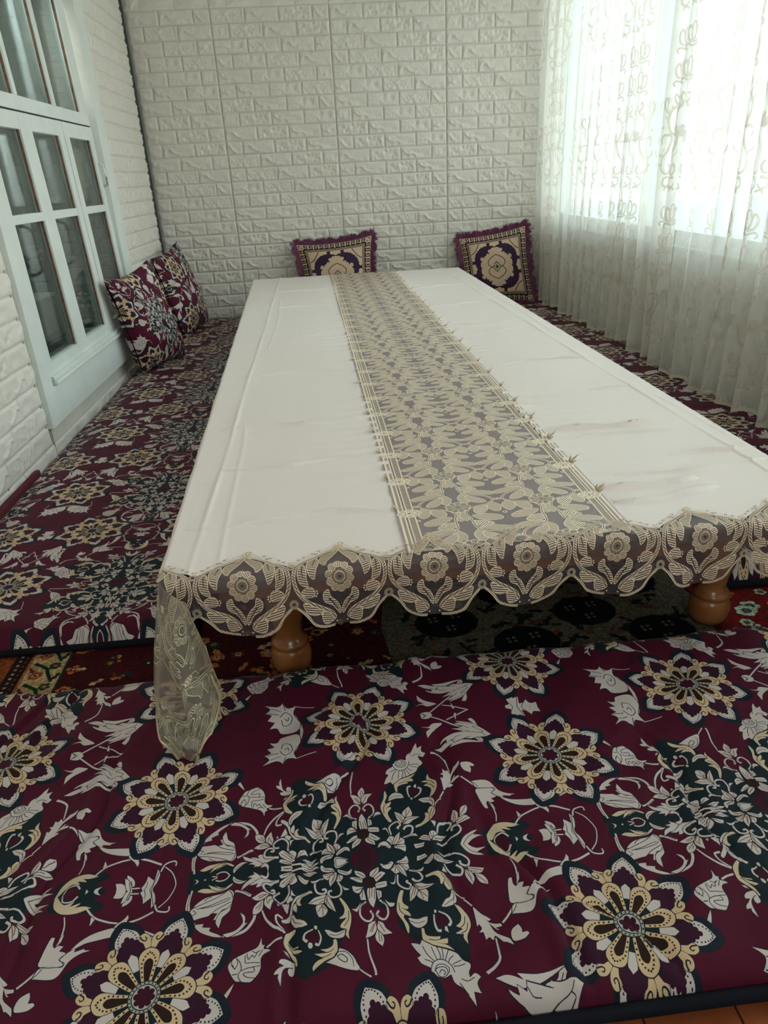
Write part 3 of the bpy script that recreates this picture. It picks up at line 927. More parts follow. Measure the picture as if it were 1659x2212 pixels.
def draw_rug(W=1500, H=500):
    """Woven carpet, 2.5 m across by 0.83 m, x across."""
    rg = np.random.default_rng(5)
    c = Can(W, H, (58, 13, 18), False, True)
    k = W / 2.5
    c.fill([(0, 0), (.31 * k, 0), (.31 * k, H), (0, H)], (120, 58, 30))
    c.fill([(.31 * k, 0), (.345 * k, 0), (.345 * k, H), (.31 * k, H)], (34, 22, 22))
    c.fill([(.345 * k, 0), (.43 * k, 0), (.43 * k, H), (.345 * k, H)], (166, 138, 98))
    c.fill([(.345 * k, 0), (.352 * k, 0), (.352 * k, H), (.345 * k, H)], (140, 84, 44))
    c.fill([(.428 * k, 0), (.434 * k, 0), (.434 * k, H), (.428 * k, H)], (22, 50, 32))
    for y in range(0, H, 9):
        c.fill([(.320 * k, y), (.327 * k, y), (.327 * k, y + 4), (.320 * k, y + 4)], (150, 135, 110)); c.fill([(.334 * k, y + 3), (.339 * k, y + 3), (.339 * k, y + 6), (.334 * k, y + 6)], (130, 60, 40))
    pal = [(150, 78, 38), (22, 60, 42), (172, 142, 100), (34, 34, 38), (96, 34, 26), (160, 100, 60), (40, 18, 20)]
    def flower(x, y, r, cols):
        n = rg.integers(4, 7)
        for j in range(n):
            a = j * 2 * math.pi / n + .3
            c.disc((x + r * .6 * math.cos(a), y + r * .6 * math.sin(a)), r * .45, r * .35, cols[0], n=8)
        c.disc((x, y), r * .5, r * .45, cols[1], n=8); c.disc((x, y), r * .2, r * .2, cols[2], n=6)
    def leaf(x, y, r, a, col):
        t = np.array([(-1, 0), (-.4, -.35), (0, -.2), (.4, -.45), (1, 0), (.4, .4), (0, .15), (-.5, .35)]) * r
        ca, sa = math.cos(a), math.sin(a)
        c.fill(np.stack([x + t[:, 0] * ca - t[:, 1] * sa, y + t[:, 0] * sa + t[:, 1] * ca], 1), col)
    for y in range(10, H, 42):
        c.stroke([(.36 * k, y), (.39 * k, y + 12), (.40 * k, y + 24), (.415 * k, y + 40)], 5, 4, (18, 44, 30))
        flower(.375 * k, y + 26, 9, [(130, 62, 34), (170, 120, 80), (40, 18, 20)]); flower(.407 * k, y + 8, 8, [(22, 52, 36), (120, 52, 34), (172, 150, 110)])
        leaf(.36 * k, y + 14, 8, 1., (84, 30, 24)); leaf(.42 * k, y + 30, 8, 2., (30, 30, 30))
        flower(.452 * k, y + 20, 10, [(158, 92, 46), (60, 20, 20), (170, 140, 100)]); leaf(.468 * k, y + 20, 8, .1, (170, 146, 110))
        flower(.15 * k, y + 16, 14, [(140, 50, 26), (34, 34, 38), (160, 120, 80)]); flower(.26 * k, y + 30, 10, [(40, 40, 44), (20, 60, 44), (160, 120, 80)]); leaf(.21 * k, y, 12, .8, (160, 110, 60))
    for i in range(300):
        x, y = rg.uniform(.5, 1.15) * k, rg.uniform(0, H)
        if rg.random() < .5: leaf(x, y, rg.uniform(6, 15), rg.uniform(0, 3.14), pal[rg.integers(len(pal))])
        else: flower(x, y, rg.uniform(6, 11), [pal[rg.integers(len(pal))] for _ in range(3)])
    c.fill([(1.17 * k, 0), (1.80 * k, 0), (1.86 * k, H // 2), (1.80 * k, H), (1.17 * k, H), (1.12 * k, H // 2)], (88, 80, 62))
    for i in range(420):
        x, y = rg.uniform(1.18, 1.80) * k, rg.uniform(0, H)
        leaf(x, y, rg.uniform(7, 16), rg.uniform(0, 3.14), [(20, 20, 22), (24, 26, 28), (90, 54, 38)][rg.integers(3)])
    for y in range(0, H, 125):
        for x in (1.27, 1.43, 1.59, 1.73):
            yy = y + (60 if x in (1.43, 1.73) else 0)
            c.disc((x * k, yy), 44, 36, (11, 12, 14), n=12)
            for dx, dy in ((-18, -8), (14, -14), (4, 14)):
                for a in (.7, 2.2, 3.8, 5.3): c.disc((x * k + dx + 6 * math.cos(a), yy + dy + 5 * math.sin(a)), 3, 3, (96, 84, 68), n=6)
    c.fill([(1.86 * k, 0), (2.5 * k, 0), (2.5 * k, H), (1.86 * k, H)], (92, 18, 14))
    for i in range(150):
        x, y = rg.uniform(1.88, 2.48) * k, rg.uniform(0, H)
        flower(x, y, rg.uniform(8, 14), [(150, 160, 140), (30, 70, 60), (150, 40, 30)] if rg.random() < .6 else [(130, 70, 34), (90, 30, 20), (170, 150, 110)])
    a = c.a / 255
    n = rg.random((H // 3 + 1, W // 3 + 1, 1)).repeat(3, 0).repeat(3, 1)[:H, :W]
    return a * (.78 + .44 * n)

# ------------------------------------------------------------------ images drawn above, and materials
IM_FAB = image('velour_pattern', draw_fabric())
IM_BOR = image('border_embroidery', draw_border(), False)
IM_RUN = image('runner_embroidery', draw_runner(), False)
IM_CUR = image('curtain_embroidery', draw_curtain(), False)
IM_KIL = image('brocade_pattern', draw_kilim())
IM_RUG = image('carpet_pattern', draw_rug())

def mat_velour(name='velour'):
    m = M(name, rough=.75, sheen=.05, spec=.2)
    t = m.tex(IM_FAB); hs = m.n('HueSaturation', Value=1.0, Saturation=1.0)
    m.l(t.outputs[0], hs.inputs['Color']); m.l(hs.outputs[0], m.b.inputs['Base Color'])
    h = m.math('ADD', m.math('MULTIPLY', t.outputs[0], 1.0), m.math('MULTIPLY', m.noise(900, 2), .25))
    m.bump(h, .35, .0012)
    return m.m
VELOUR = mat_velour()
m = M('navy_trim', (.010, .010, .014), .9, spec=.1); m.bump(m.noise(600, 2), .3, .0006); NAVY = m.m
def mat_foam():
    m = M('foam_brick_white', (.72, .70, .63), .48, spec=.4)
    m.vary((.70, .635, .565), (.76, .695, .62), 2.0, 2)
    m.bump(m.noise(180, 4), .25, .0008)
    return m.m
FOAM = mat_foam()
m = M('foam_joint', (.60, .56, .48), .55); FOAMJ = m.m
m = M('old_glue_line', (.42, .34, .20), .7); GLUE = m.m
m = M('plaster', (.62, .58, .50), .85); m.vary((.58, .54, .46), (.66, .62, .54), 3); m.bump(m.noise(60, 5), .3, .002); PLASTER = m.m
m = M('dark_gap', (.028, .038, .044), .6); m.bump(m.noise(80, 4), .3, .001); DARKGAP = m.m
m = M('ceiling_white', (.78, .77, .74), .8); m.bump(m.noise(40, 4), .2, .002); CEIL = m.m
def mat_paint(name, c=(.71, .73, .68)):
    m = M(name, c, .38, spec=.5); m.vary(tuple(v * .95 for v in c), tuple(v * 1.03 for v in c), 6, 3)
    m.bump(m.noise(90, 3), .12, .001); return m.m
PAINT = mat_paint('old_white_gloss_paint')
m = M('bare_brown_wood', (.16, .07, .035), .55); m.vary((.10, .045, .025), (.22, .10, .05), 40, 4); BAREWOOD = m.m
m = M('dark_seam', (.03, .03, .03), .8); SEAM = m.m
def mat_boards():
    m = M('painted_floor_boards', (.30, .075, .025), .35)
    m.vary((.26, .062, .02), (.34, .09, .032), 14, 3); m.bump(m.noise(70, 3), .1, .001); return m.m
BOARDS = mat_boards()
m = M('lacquered_wood', (.30, .10, .03), .24, spec=.5)
w_ = m.n('TexWave', Scale=3.0, Distortion=6.0, Detail=3.0); c_ = m.n('TexCoord'); m.l(c_.outputs['Object'], w_.inputs[0])
r_ = m.n('ValToRGB'); r_.color_ramp.elements[0].color = (.22, .068, .018, 1); r_.color_ramp.elements[1].color = (.36, .13, .04, 1); m.l(w_.outputs['Fac'], r_.inputs[0]); m.l(r_.outputs[0], m.b.inputs['Base Color']); LACQ = m.m
m = M('table_top_varnish', (.19, .13, .12), .3); m.vary((.17, .11, .10), (.22, .15, .14), 5); TOPWOOD = m.m
def mat_cotton():
    m = M('cream_cotton', (.84, .72, .655), .45, spec=.35, sheen=.1)
    a = m.noise(55, 3, dist=1.5); b = m.noise(700, 2)
    m.bump(m.math('ADD', m.math('MULTIPLY', a, .8), m.math('MULTIPLY', b, .3)), .35, .0016)
    return m.m
COTTON = mat_cotton()
def mat_lace(name, im, net=(.30, .26, .25), thread=(.62, .50, .33), netcov=.42, masked=False, relief=.0016):
    """Gauze carrying embroidery: open net lets things behind show through, thread is solid."""
    m = M(name, rough=.42, spec=.6)
    t = m.tex(im); s = m.n('SeparateColor'); m.l(t.outputs[0], s.inputs[0])
    cov, cord = s.outputs[0], s.outputs[1]
    cr = m.n('ValToRGB'); cr.color_ramp.elements[0].position = .2; cr.color_ramp.elements[0].color = tuple(v * .50 for v in thread) + (1,)
    cr.color_ramp.elements[1].position = .95; cr.color_ramp.elements[1].color = tuple(min(1, v * 1.22) for v in thread) + (1,)
    m.l(cord, cr.inputs[0])
    mx = m.n('MixRGB'); mx.inputs[1].default_value = (*net, 1); m.l(cr.outputs[0], mx.inputs[2])
    m.l(m.math('MINIMUM', m.math('MULTIPLY', cov, 1.5), 1.0), mx.inputs[0])
    m.l(mx.outputs[0], m.b.inputs['Base Color'])
    m.l(m.math('MULTIPLY', cord, .10), m.b.inputs['Metallic'])
    nc = m.math('MULTIPLY', s.outputs[2], netcov) if masked else netcov
    alpha = m.math('MAXIMUM', m.math('MINIMUM', m.math('MULTIPLY', cov, 1.25), .98), nc)
    m.l(alpha, m.b.inputs['Alpha'])
    m.bump(m.math('ADD', cov, cord), .9, relief)
    return m.m
BORDER_LACE = mat_lace('border_lace', IM_BOR, net=(.17, .13, .13), thread=(.80, .60, .42), netcov=.34, masked=True)
RUNNER_LACE = mat_lace('runner_lace', IM_RUN, net=(.42, .33, .32), thread=(.84, .65, .49), netcov=.62)
def mat_curtain():
    m = M('sheer_curtain'); t = m.tex(IM_CUR); s = m.n('SeparateColor'); m.l(t.outputs[0], s.inputs[0])
    cov, cord = s.outputs[0], s.outputs[1]
    m.t.nodes.remove(m.b)
    out = m.t.nodes['Material Output']
    dif = m.n('BsdfDiffuse'); trl = m.n('BsdfTranslucent'); tr = m.n('BsdfTransparent')
    mx = m.n('MixRGB'); mx.inputs[1].default_value = (.82, .78, .72, 1); mx.inputs[2].default_value = (.70, .62, .52, 1); m.l(cov, mx.inputs[0])
    m.l(mx.outputs[0], dif.inputs[0]); m.l(mx.outputs[0], trl.inputs[0])
    a = m.n('MixShader', Fac=.5); m.l(dif.outputs[0], a.inputs[1]); m.l(trl.outputs[0], a.inputs[2])
    b = m.n('MixShader'); m.l(tr.outputs[0], b.inputs[1]); m.l(a.outputs[0], b.inputs[2])
    al = m.math('ADD', m.math('MULTIPLY', cov, .44), .52)
    m.l(m.math('MINIMUM', m.math('ADD', al, m.math('MULTIPLY', cord, .12)), .985), b.inputs[0])
    bp = m.n('Bump', Strength=.6, Distance=.0015); m.l(m.math('ADD', cov, cord), bp.inputs['Height'])
    m.l(bp.outputs[0], dif.inputs['Normal']); m.l(bp.outputs[0], trl.inputs['Normal'])
    m.l(b.outputs[0], out.inputs[0]); return m.m
CURTAIN = mat_curtain()
def mat_plain_curtain():
    m = M('grey_voile'); m.t.nodes.remove(m.b); out = m.t.nodes['Material Output']
    dif = m.n('BsdfDiffuse', Color=(.62, .68, .70, 1)); trl = m.n('BsdfTranslucent', Color=(.62, .68, .70, 1))
    a = m.n('MixShader', Fac=.5); m.l(dif.outputs[0], a.inputs[1]); m.l(trl.outputs[0], a.inputs[2]); m.l(a.outputs[0], out.inputs[0]); return m.m
VOILE = mat_plain_curtain()
def mat_glass(name, tint=(.80, .90, .88), refl=.10):
    m = M(name); m.t.nodes.remove(m.b); out = m.t.nodes['Material Output']
    tr = m.n('BsdfTransparent', Color=(*tint, 1)); gl = m.n('BsdfGlossy', Roughness=.02)
    lw = m.n('LayerWeight', Blend=.25)
    mx = m.n('MixShader'); m.l(m.math('ADD', m.math('MULTIPLY', lw.outputs['Fresnel'], .8), refl * .4), mx.inputs[0])
    m.l(tr.outputs[0], mx.inputs[1]); m.l(gl.outputs[0], mx.inputs[2]); m.l(mx.outputs[0], out.inputs[0]); return m.m
GLASS = mat_glass('old_pane_glass', (.72, .79, .78)); GLASS2 = mat_glass('clear_pane_glass', (.93, .97, .97), .05)
m = M('brocade', rough=.7, spec=.2); t_ = m.tex(IM_KIL, 'EXTEND'); m.l(t_.outputs[0], m.b.inputs['Base Color'])
m.bump(m.math('ADD', m.math('MULTIPLY', t_.outputs[0], 1.), m.math('MULTIPLY', m.noise(800, 2), .5)), .5, .0015); BROCADE = m.m
m = M('plum_fringe', (.12, .012, .055), .6, sheen=.3); m.vary((.085, .01, .04), (.17, .02, .08), 40, 2); FRINGE = m.m
m = M('rug_pile', rough=.9, spec=.1); t_ = m.tex(IM_RUG); m.l(t_.outputs[0], m.b.inputs['Base Color']); m.bump(m.noise(1200, 2), .5, .001); RUG = m.m
m = M('dark_red_felt', (.10, .006, .012), .85); m.bump(m.noise(500, 2), .4, .001); FELT = m.m
m = M('steel_grey_paint', (.25, .26, .25), .4); HANDLE = m.m
m = M('pale_ground', (.55, .55, .50), .9); m.vary((.5, .5, .45), (.6, .6, .55), .5); GROUND = m.m

# ------------------------------------------------------------------ room shell
RX = 2.60                     # inner face of the window wall
def wall_holes(name, x0, x1, ya, yb, z1, holes, mat):
    """Wall slab between x0 and x1 from ya to yb with rectangular openings (y0,y1,z0,z1) sorted along y."""
    bl = []; y = ya
    for h0, h1, a, b in sorted(holes):
        bl.append(((x0, y, 0), (x1, h0, z1))); bl.append(((x0, h0, 0), (x1, h1, a))); bl.append(((x0, h0, b), (x1, h1, z1))); y = h1
    bl.append(((x0, y, 0), (x1, yb, z1)))
    return structure(boxes(name, bl, mat))
ZC = 2.55
floor = structure(boxes('floor', [((-.8, -6.7, -.10), (RX + .12, .12, -.006))], SEAM))
for i in range(24):
    x = -.02 + i * .116
    if x > RX: break
    boxes('plank', [((x, -6.6, -.006), (min(x + .1135, RX), 0, 0))], BOARDS, floor, .001)
structure(boxes('ceiling', [((-.8, -6.7, ZC), (RX + .12, .12, ZC + .1))], CEIL))
wall_back = structure(boxes('wall_back', [((-.8, .0, 0), (RX + .12, .12, ZC))], PLASTER))
WY0, WY1, WZ0, WZ1 = -2.46, -1.08, .20, 2.12
wall_left = wall_holes('wall_left', -.14, -.006, -6.6, 0, ZC, [(WY0, WY1, WZ0, WZ1)], PLASTER)
wall_right = wall_holes('wall_right', RX, RX + .12, -6.6, 0, ZC, [(-5.0, -.06, .59, 2.28)], PLASTER)
wf = boxes('wall_front', [((-.14, -6.6, 0), (.8, -6.48, ZC)), ((1.8, -6.6, 0), (RX, -6.48, ZC)), ((.8, -6.6, 0), (1.8, -6.48, 1.0)), ((.8, -6.6, 2.2), (1.8, -6.48, ZC))], PLASTER)
FILL_GLOW = 8
structure(wf)
structure(boxes('trim_1', [((-.0055, -.12, 0), (-.003, -.0005, ZC))], DARKGAP))
g = boxes('ground', [((3.4, -30, -.9), (60, 30, -.8))], GROUND); g['kind'] = 'structure'

# embossed foam panels
BW, BH, ZK = .2, .077, 1.86
def brick_mesh(w, h, seed, nu=40, nv=15, depth=.0062):
    r = random.Random(seed)
    u = np.linspace(0, 1, nu)[:, None] * w; v = np.linspace(0, 1, nv)[None] * h
    U = u + 0 * v; Vv = v + 0 * u
    e = np.minimum(np.minimum(U, w - U), np.minimum(Vv, h - Vv))
    hgt = np.clip(e / .0055, 0, 1) ** .7 * depth
    rough = fbm(U, Vv, 38, seed, 3) * .0065
    # a worm-like ridge or a sunk blister, as pressed into the foam
    amp = 1.5
    ridge = np.zeros_like(U)
    for k in range(26):
        t = k / 25
        px = w * (.10 + .42 * t) + .004 * math.sin(t * 9 + seed); py = h * (.68 - .40 * t + .10 * math.sin(t * 6.3 + seed))
        ridge = np.maximum(ridge, np.exp(-((U - px) ** 2 + (Vv - py) ** 2) / .0048 ** 2))
    kind = seed % 3
    if kind == 0: rough += ridge * .0045
    elif kind == 1: rough += ridge * .0020 - np.exp(-(((U - w * .72) / .024) ** 2 + ((Vv - h * .55) / .014) ** 2)) * .003
    else: rough += (fbm(U, Vv, 70, seed + 3, 2)) * .006
    k = np.clip(e / .012, 0, 1)
    hgt = hgt + np.clip(rough * amp, -.0050, .0100) * k
    me = bpy.data.meshes.new('brick')
    P = np.stack([U, Vv, np.maximum(hgt, .0005)], -1)
    P[0, :, 2] = P[-1, :, 2] = 0; P[:, 0, 2] = P[:, -1, 2] = 0
    me.from_pydata(P.reshape(-1, 3).tolist(), [], grid_faces(nu, nv).tolist())
    me.polygons.foreach_set('use_smooth', [True] * len(me.polygons)); me.materials.append(FOAM)
    return me
J = .0035
FULL = [brick_mesh(BW - J, BH - J, s) for s in (3, 4, 5, 6, 8)]
HALF = [brick_mesh(BW / 2 - J, BH - J, s, 20, 15) for s in (12, 13, 15)]
LOWF = brick_mesh(BW - J, BH - J, 3, 5, 4); LOWH = brick_mesh(BW / 2 - J, BH - J, 4, 4, 4)
def rows_of(full_first):
    return [(0, 1), (BW, 1), (2 * BW, 1), (3 * BW, 0)] if full_first else [(0, 0), (BW / 2, 1), (1.5 * BW, 1), (2.5 * BW, 1)]
cut_cache = {}
def foam_wall(wall, to_world, panels, keep, clip, limit, kmin, kmax):
    """panels: start positions along the wall. keep(s0,s1,z0,z1): 'near' builds one object per brick, 'far' joins it, None skips."""
    single = 0; far = []
    rot = to_world[1]
    for s in panels:
        for kz in range(kmin, kmax, 10):
            z_hi = ZK - kz * BH; cells = []
            for k in range(kz, min(kz + 10, kmax)):
                for off, full in rows_of(k % 2 == 0):
                    a = s + off; b = a + (BW if full else BW / 2); z0 = ZK - (k + 1) * BH
                    for c0, c1 in clip(z0 + BH):
                        ca, cb = max(a, c0), min(b, c1)
                        if cb - ca < .012: continue
                        kk = keep(ca, cb, z0, z0 + BH, k)
                        if kk: cells.append((ca, z0, full, kk, k, cb))
            if not cells: continue
            lo = min(c[0] for c in cells); hi = max(c[5] for c in cells)
            za = min(c[1] for c in cells); zb = max(c[1] for c in cells) + BH
            # backing sheet only where there are cells: one box per row keeps the window clear
            bm = bmesh.new()
            for k in sorted({c[4] for c in cells}):
                row = sorted(c for c in cells if c[4] == k)
                run = [row[0][0], row[0][5]]; z0 = row[0][1]
                def emit(r0, r1):
                    p = to_world[0](r0 + .0008, z0, .0002); q = to_world[0](r1 - .0008, z0 + BH, .0042)
                    bm_box(bm, [min(a, b) for a, b in zip(p, q)], [max(a, b) for a, b in zip(p, q)])
                for c in row[1:]:
                    if c[0] - run[1] > .01: emit(*run); run = [c[0], c[5]]
                    else: run[1] = c[5]
                emit(*run)
            panel = from_bm('foam_panel', bm, FOAMJ, wall)
            for a, z0, full, kk, k, b in cells:
                if kk == 'near' and single < limit:
                    single += 1
                    w_ = round(b - a, 3)
                    if abs(w_ - BW) < .002: me = FULL[(k * 7 + int(a * 10) * 3) % 5]
                    elif abs(w_ - BW / 2) < .002: me = HALF[(k * 7 + int(a * 10) * 3) % 3]
                    else:
                        if w_ not in cut_cache: cut_cache[w_] = brick_mesh(w_ - J, BH - J, 3 + len(cut_cache), max(4, int(w_ * 130)), 10)
                        me = cut_cache[w_]
                    o = bpy.data.objects.new('brick', me); o.parent = panel; COLL.objects.link(o)
                    o.matrix_local = Matrix.Translation(to_world[0](a + J / 2, z0 + J / 2, .0044)) @ rot
                else: far.append((a, z0, b - a))
    if far:
        V = []; F = []; base = 0
        for a, z0, w_ in far:
            me = LOWF
            T = Matrix.Translation(to_world[0](a + J / 2, z0 + J / 2, .0044)) @ rot @ Matrix.Diagonal(((w_ - J) / (BW - J), 1, 1, 1))
            V += [tuple(T @ v.co) for v in me.vertices]; F += [tuple(i + base for i in p.vertices) for p in me.polygons]; base += len(me.vertices)
        o = mesh_obj('brick_relief', V, F, FOAM, wall); o['kind'] = 'stuff'
    return single
# back wall: s runs along +x, outward is -y
rot_b = Matrix(((1, 0, 0, 0), (0, 0, -1, 0), (0, 1, 0, 0), (0, 0, 0, 1)))
def keep_back(a, b, z0, z1, k):
    if z0 < -.01: return None
    if z1 < .10: return 'far'
    if .55 < a and b < 1.95 and z1 < .33: return 'far'
    if k < 0: return 'far'
    return 'near'
foam_wall(wall_back, (lambda s, z, d: (s, -d, z), rot_b), [-.206, .494, 1.194, 1.894, 2.594], keep_back, (lambda z1: [(.003, 2.598)]), 300, -6, 24)
# left wall: s runs along -y from the corner, outward is +x
rot_l = Matrix(((0, 0, 1, 0), (-1, 0, 0, 0), (0, 1, 0, 0), (0, 0, 0, 1)))
def keep_left(a, b, z0, z1, k):
    if z0 < -.01: return None
    if k < -1 or a > 3.4 or z1 < .0: return 'far'
    return 'near'
foam_wall(wall_left, (lambda s, z, d: (-.006 + d, -s, z), rot_l), [-.31 + .7 * i for i in range(0, 10)], keep_left, (lambda z1: [(.098, .985), (2.508, 6.5)] if z1 > .16 else [(.098, 6.5)]), 300, -6, 24)
boxes('glue_line', [((-.001, -2.4935, .0), (.0018, -2.4865, .155)), ((-.001, -2.921, .0), (.0018, -2.914, .16)), ((-.001, -2.530, .15), (.0018, -2.524, .95))], GLUE, wall_left)

# ------------------------------------------------------------------ left (inner) window
def lean(p):
    t = max(0., min(1., (p[1] + 2.5) / .5))
    return Vector((p[0], p[1] - .10 * (p[2] - .8) * t, p[2]))
def lean0(p): return Vector(p)
win1 = structure(empty('window_1', (0, -1.75, .15)))
X0 = .012
for lo, hi in (((-.02, -2.505, .150), (.020, -2.415, 2.2)), ((-.02, -1.135, .150), (.026, -1.0, 2.2)), ((-.02, -2.415, .150), (.0195, -1.135, .286)), ((-.02, -2.415, 2.06), (.0195, -1.135, 2.2))):
    boxes('casing', [(lo, hi)], PAINT, win1, .003)
boxes('sill_moulding', [((-.01, -2.40, .286), (.034, -1.12, .300)), ((-.01, -2.40, .300), (.026, -1.12, .318))], PAINT, win1, .004)
# lower frame: rails and stiles around 3 x 2 panes
gy = [(-2.368, -2.075), (-1.958, -1.655), (-1.525, -1.222)]
gz = [(.365, .838), (.868, 1.142)]
rails = [(.318, .365), (.838, .868), (1.142, 1.198)]
for z0, z1 in rails: boxes('rail', [((-.0442, -2.415, z0), (X0 - .0012, -1.60, z1)), ((-.045, -1.588, z0), (X0 - .0012, -1.165, z1))], PAINT, win1, .0015, lean)
for y0, y1 in ((-2.415, gy[0][0]), (gy[0][1], gy[1][0]), (gy[1][1], -1.594), (-1.586, gy[2][0]), (gy[2][1], -1.165)):
    boxes('stile', [((-.045, y0, .318), (X0, y1, 1.198))], PAINT, win1, .0015, lean)
boxes('seam', [((-.03, -1.5945, .32), (X0 - .004, -1.5855, 1.198)), ((-.03, -2.41, 1.1985), (X0 - .003, -1.17, 1.2035))], SEAM, win1, 0, lean)
for y0, y1 in gy:
    for z0, z1 in gz:
        boxes('glass_pane', [((-.009, y0 - .003, z0 - .003), (-.006, y1 + .003, z1 + .003))], GLASS, win1, 0, lean)
        boxes('pane_rebate', [((-.0055, y1 - .0025, z0), (X0 - .008, y1 + .0005, z1))], BAREWOOD, win1, 0, lean)
# upper transom with narrow bars
tz0, tz1 = 1.252, 1.675
boxes('rail', [((-.0442, -2.415, 1.204), (X0 - .0012, -1.165, tz0)), ((-.0442, -2.415, tz1), (X0 - .0012, -1.165, 2.06))], PAINT, win1, .0015, lean)
ty = [(-2.37, -2.045), (-2.012, -1.636), (-1.600, -1.274)]
for y0, y1 in ((-2.415, ty[0][0]), (ty[0][1], ty[1][0]), (ty[1][1], ty[2][0]), (ty[2][1], -1.165)):
    boxes('stile', [((-.045, y0, tz0), (X0, y1, tz1))], PAINT, win1, .0015, lean)
for y0, y1 in ty:
    boxes('glass_pane', [((-.009, y0 - .003, tz0 - .003), (-.006, y1 + .003, tz1 + .003))], GLASS, win1, 0, lean)
    boxes('pane_rebate', [((-.0055, y1 - .0025, tz0), (X0 - .008, y1 + .0005, tz1))], BAREWOOD, win1, 0, lean)
# groove between frame and casing, latch
boxes('jamb', [((-.05, -1.168, .30), (-.004, -1.130, 2.08)), ((-.05, -2.42, .30), (-.004, -2.412, 2.08))], CEIL, win1, 0, lean)
tube('latch_handle', [lean(Vector(p)) for p in ((.010, -1.182, 1.045), (.030, -1.180, 1.040), (.034, -1.174, 1.00), (.032, -1.168, .955), (.012, -1.166, .948))], .0062, PAINT, win1)
# second sash behind, with its pull handles
for z0, z1 in ((.20, .36), (.83, .89), (1.14, 1.27), (1.66, 2.1)):
    boxes('inner_rail', [((-.135, WY0, z0), (-.105, WY1, z1))], PAINT, win1, .002)
for y0, y1 in ((WY0, -2.38), (-2.14, -2.02), (-1.74, -1.60), (-1.34, -1.20)):
    boxes('inner_stile', [((-.136, y0, .21), (-.104, y1, 2.1))], PAINT, win1, .002)
for y in (-2.03, -1.63):
    tube('pull_handle', [(-.103, y, .82), (-.085, y, .82), (-.060, y - .004, .805), (-.056, y - .006, .78), (-.056, y - .006, .68), (-.060, y - .004, .655), (-.085, y, .64), (-.103, y, .64)], .0065, HANDLE, win1)
to_origin(win1, (0, -1.75, .15))
structure(boxes('wall_2', [((-.80, -3.2, 0), (-.74, -.4, ZC)), ((-.8, -3.2, 0), (-.14, -3.14, ZC)), ((-.8, -.46, 0), (-.14, -.4, ZC))], PLASTER))
s_ = np.linspace(0, 1.5, 240)[:, None]; z_ = np.linspace(.25, 2.1, 12)[None]
P = np.stack([-.24 + .022 * np.sin(s_ * 62 + 1.2 * np.sin(s_ * 9)) + .02 * np.sin(s_ * 23) + 0 * z_, -2.52 + s_ + 0 * z_, z_ + 0 * s_], -1)
vo = sheet('voile_curtain', P, VOILE)
tag(vo, 'plain grey-white curtain hanging behind the panes of the white wooden window', 'curtain')

# ------------------------------------------------------------------ right windows
w = structure(empty('window_2', (RX, -2.53, .59)))
y0, y1, za, zb = -5.0, -.06, .59, 2.28
for lo, hi in (((RX + .03, y0, za + .06), (RX + .09, y0 + .05, zb - .06)), ((RX + .03, y1 - .05, za + .06), (RX + .09, y1, zb - .06)), ((RX + .03, y0, za), (RX + .09, y1, za + .06)), ((RX + .03, y0, zb - .06), (RX + .09, y1, zb))):
    boxes('window_frame', [(lo, hi)], PAINT, w, .004)
ms = [y0 + .05, -3.93, -2.78, -1.40, y1 - .05]
for y in ms[1:-1]: boxes('mullion', [((RX + .03, y - .025, za + .06), (RX + .09, y + .025, zb - .06))], PAINT, w, .004)
boxes('window_sill', [((RX - .004, y0 + .002, za - .012), (RX + .03, y1 - .002, za + .002))], PAINT, w, .004)
for k in range(4):
    boxes('glass_pane', [((RX + .055, ms[k] + (.025 if k else 0), za + .06), (RX + .060, ms[k + 1] - (.025 if k < 3 else 0), zb - .06))], GLASS2, w)
to_origin(w, (RX, -2.53, .59))
w4 = structure(empty('added_rear_window', (1.3, -6.54, 1.0)))  # unseen rear window, added to let sky light in from behind
for lo, hi in (((.8, -6.56, 1.0), (.86, -6.5, 2.2)), ((1.74, -6.56, 1.0), (1.8, -6.5, 2.2)), ((.86, -6.56, 1.0), (1.74, -6.5, 1.06)), ((.86, -6.56, 2.14), (1.74, -6.5, 2.2)), ((1.28, -6.56, 1.06), (1.32, -6.5, 2.14))):
    boxes('window_frame', [(lo, hi)], PAINT, w4, .004)
for a, b in ((.86, 1.28), (1.32, 1.74)): boxes('glass_pane', [((a, -6.53, 1.06), (b, -6.525, 2.14))], GLASS2, w4)
to_origin(w4, (1.3, -6.54, 1.0))
# unseen fill lamp, added to warm the light from behind the camera
lamp = empty('fill_lamp', (1.3, -5.75, ZC))
lathe('base', [(.06, ZC - .03), (.07, ZC - .025), (.07, ZC - .001)], (1.3, -5.75), PAINT, lamp)
m = M('fill_lamp_glow', (.9, .85, .75), .4); m.b.inputs['Emission Color'].default_value = (1, .86, .70, 1); m.b.inputs['Emission Strength'].default_value = FILL_GLOW
lathe('fill_lamp_globe', [(.04, ZC - .150), (.10, ZC - .140), (.15, ZC - .11), (.16, ZC - .07), (.14, ZC - .04), (.08, ZC - .031)], (1.3, -5.75), m.m, lamp)
to_origin(lamp, (1.3, -5.75, ZC)); tag(lamp, 'added unseen warm fill lamp with round globe', 'lamp')

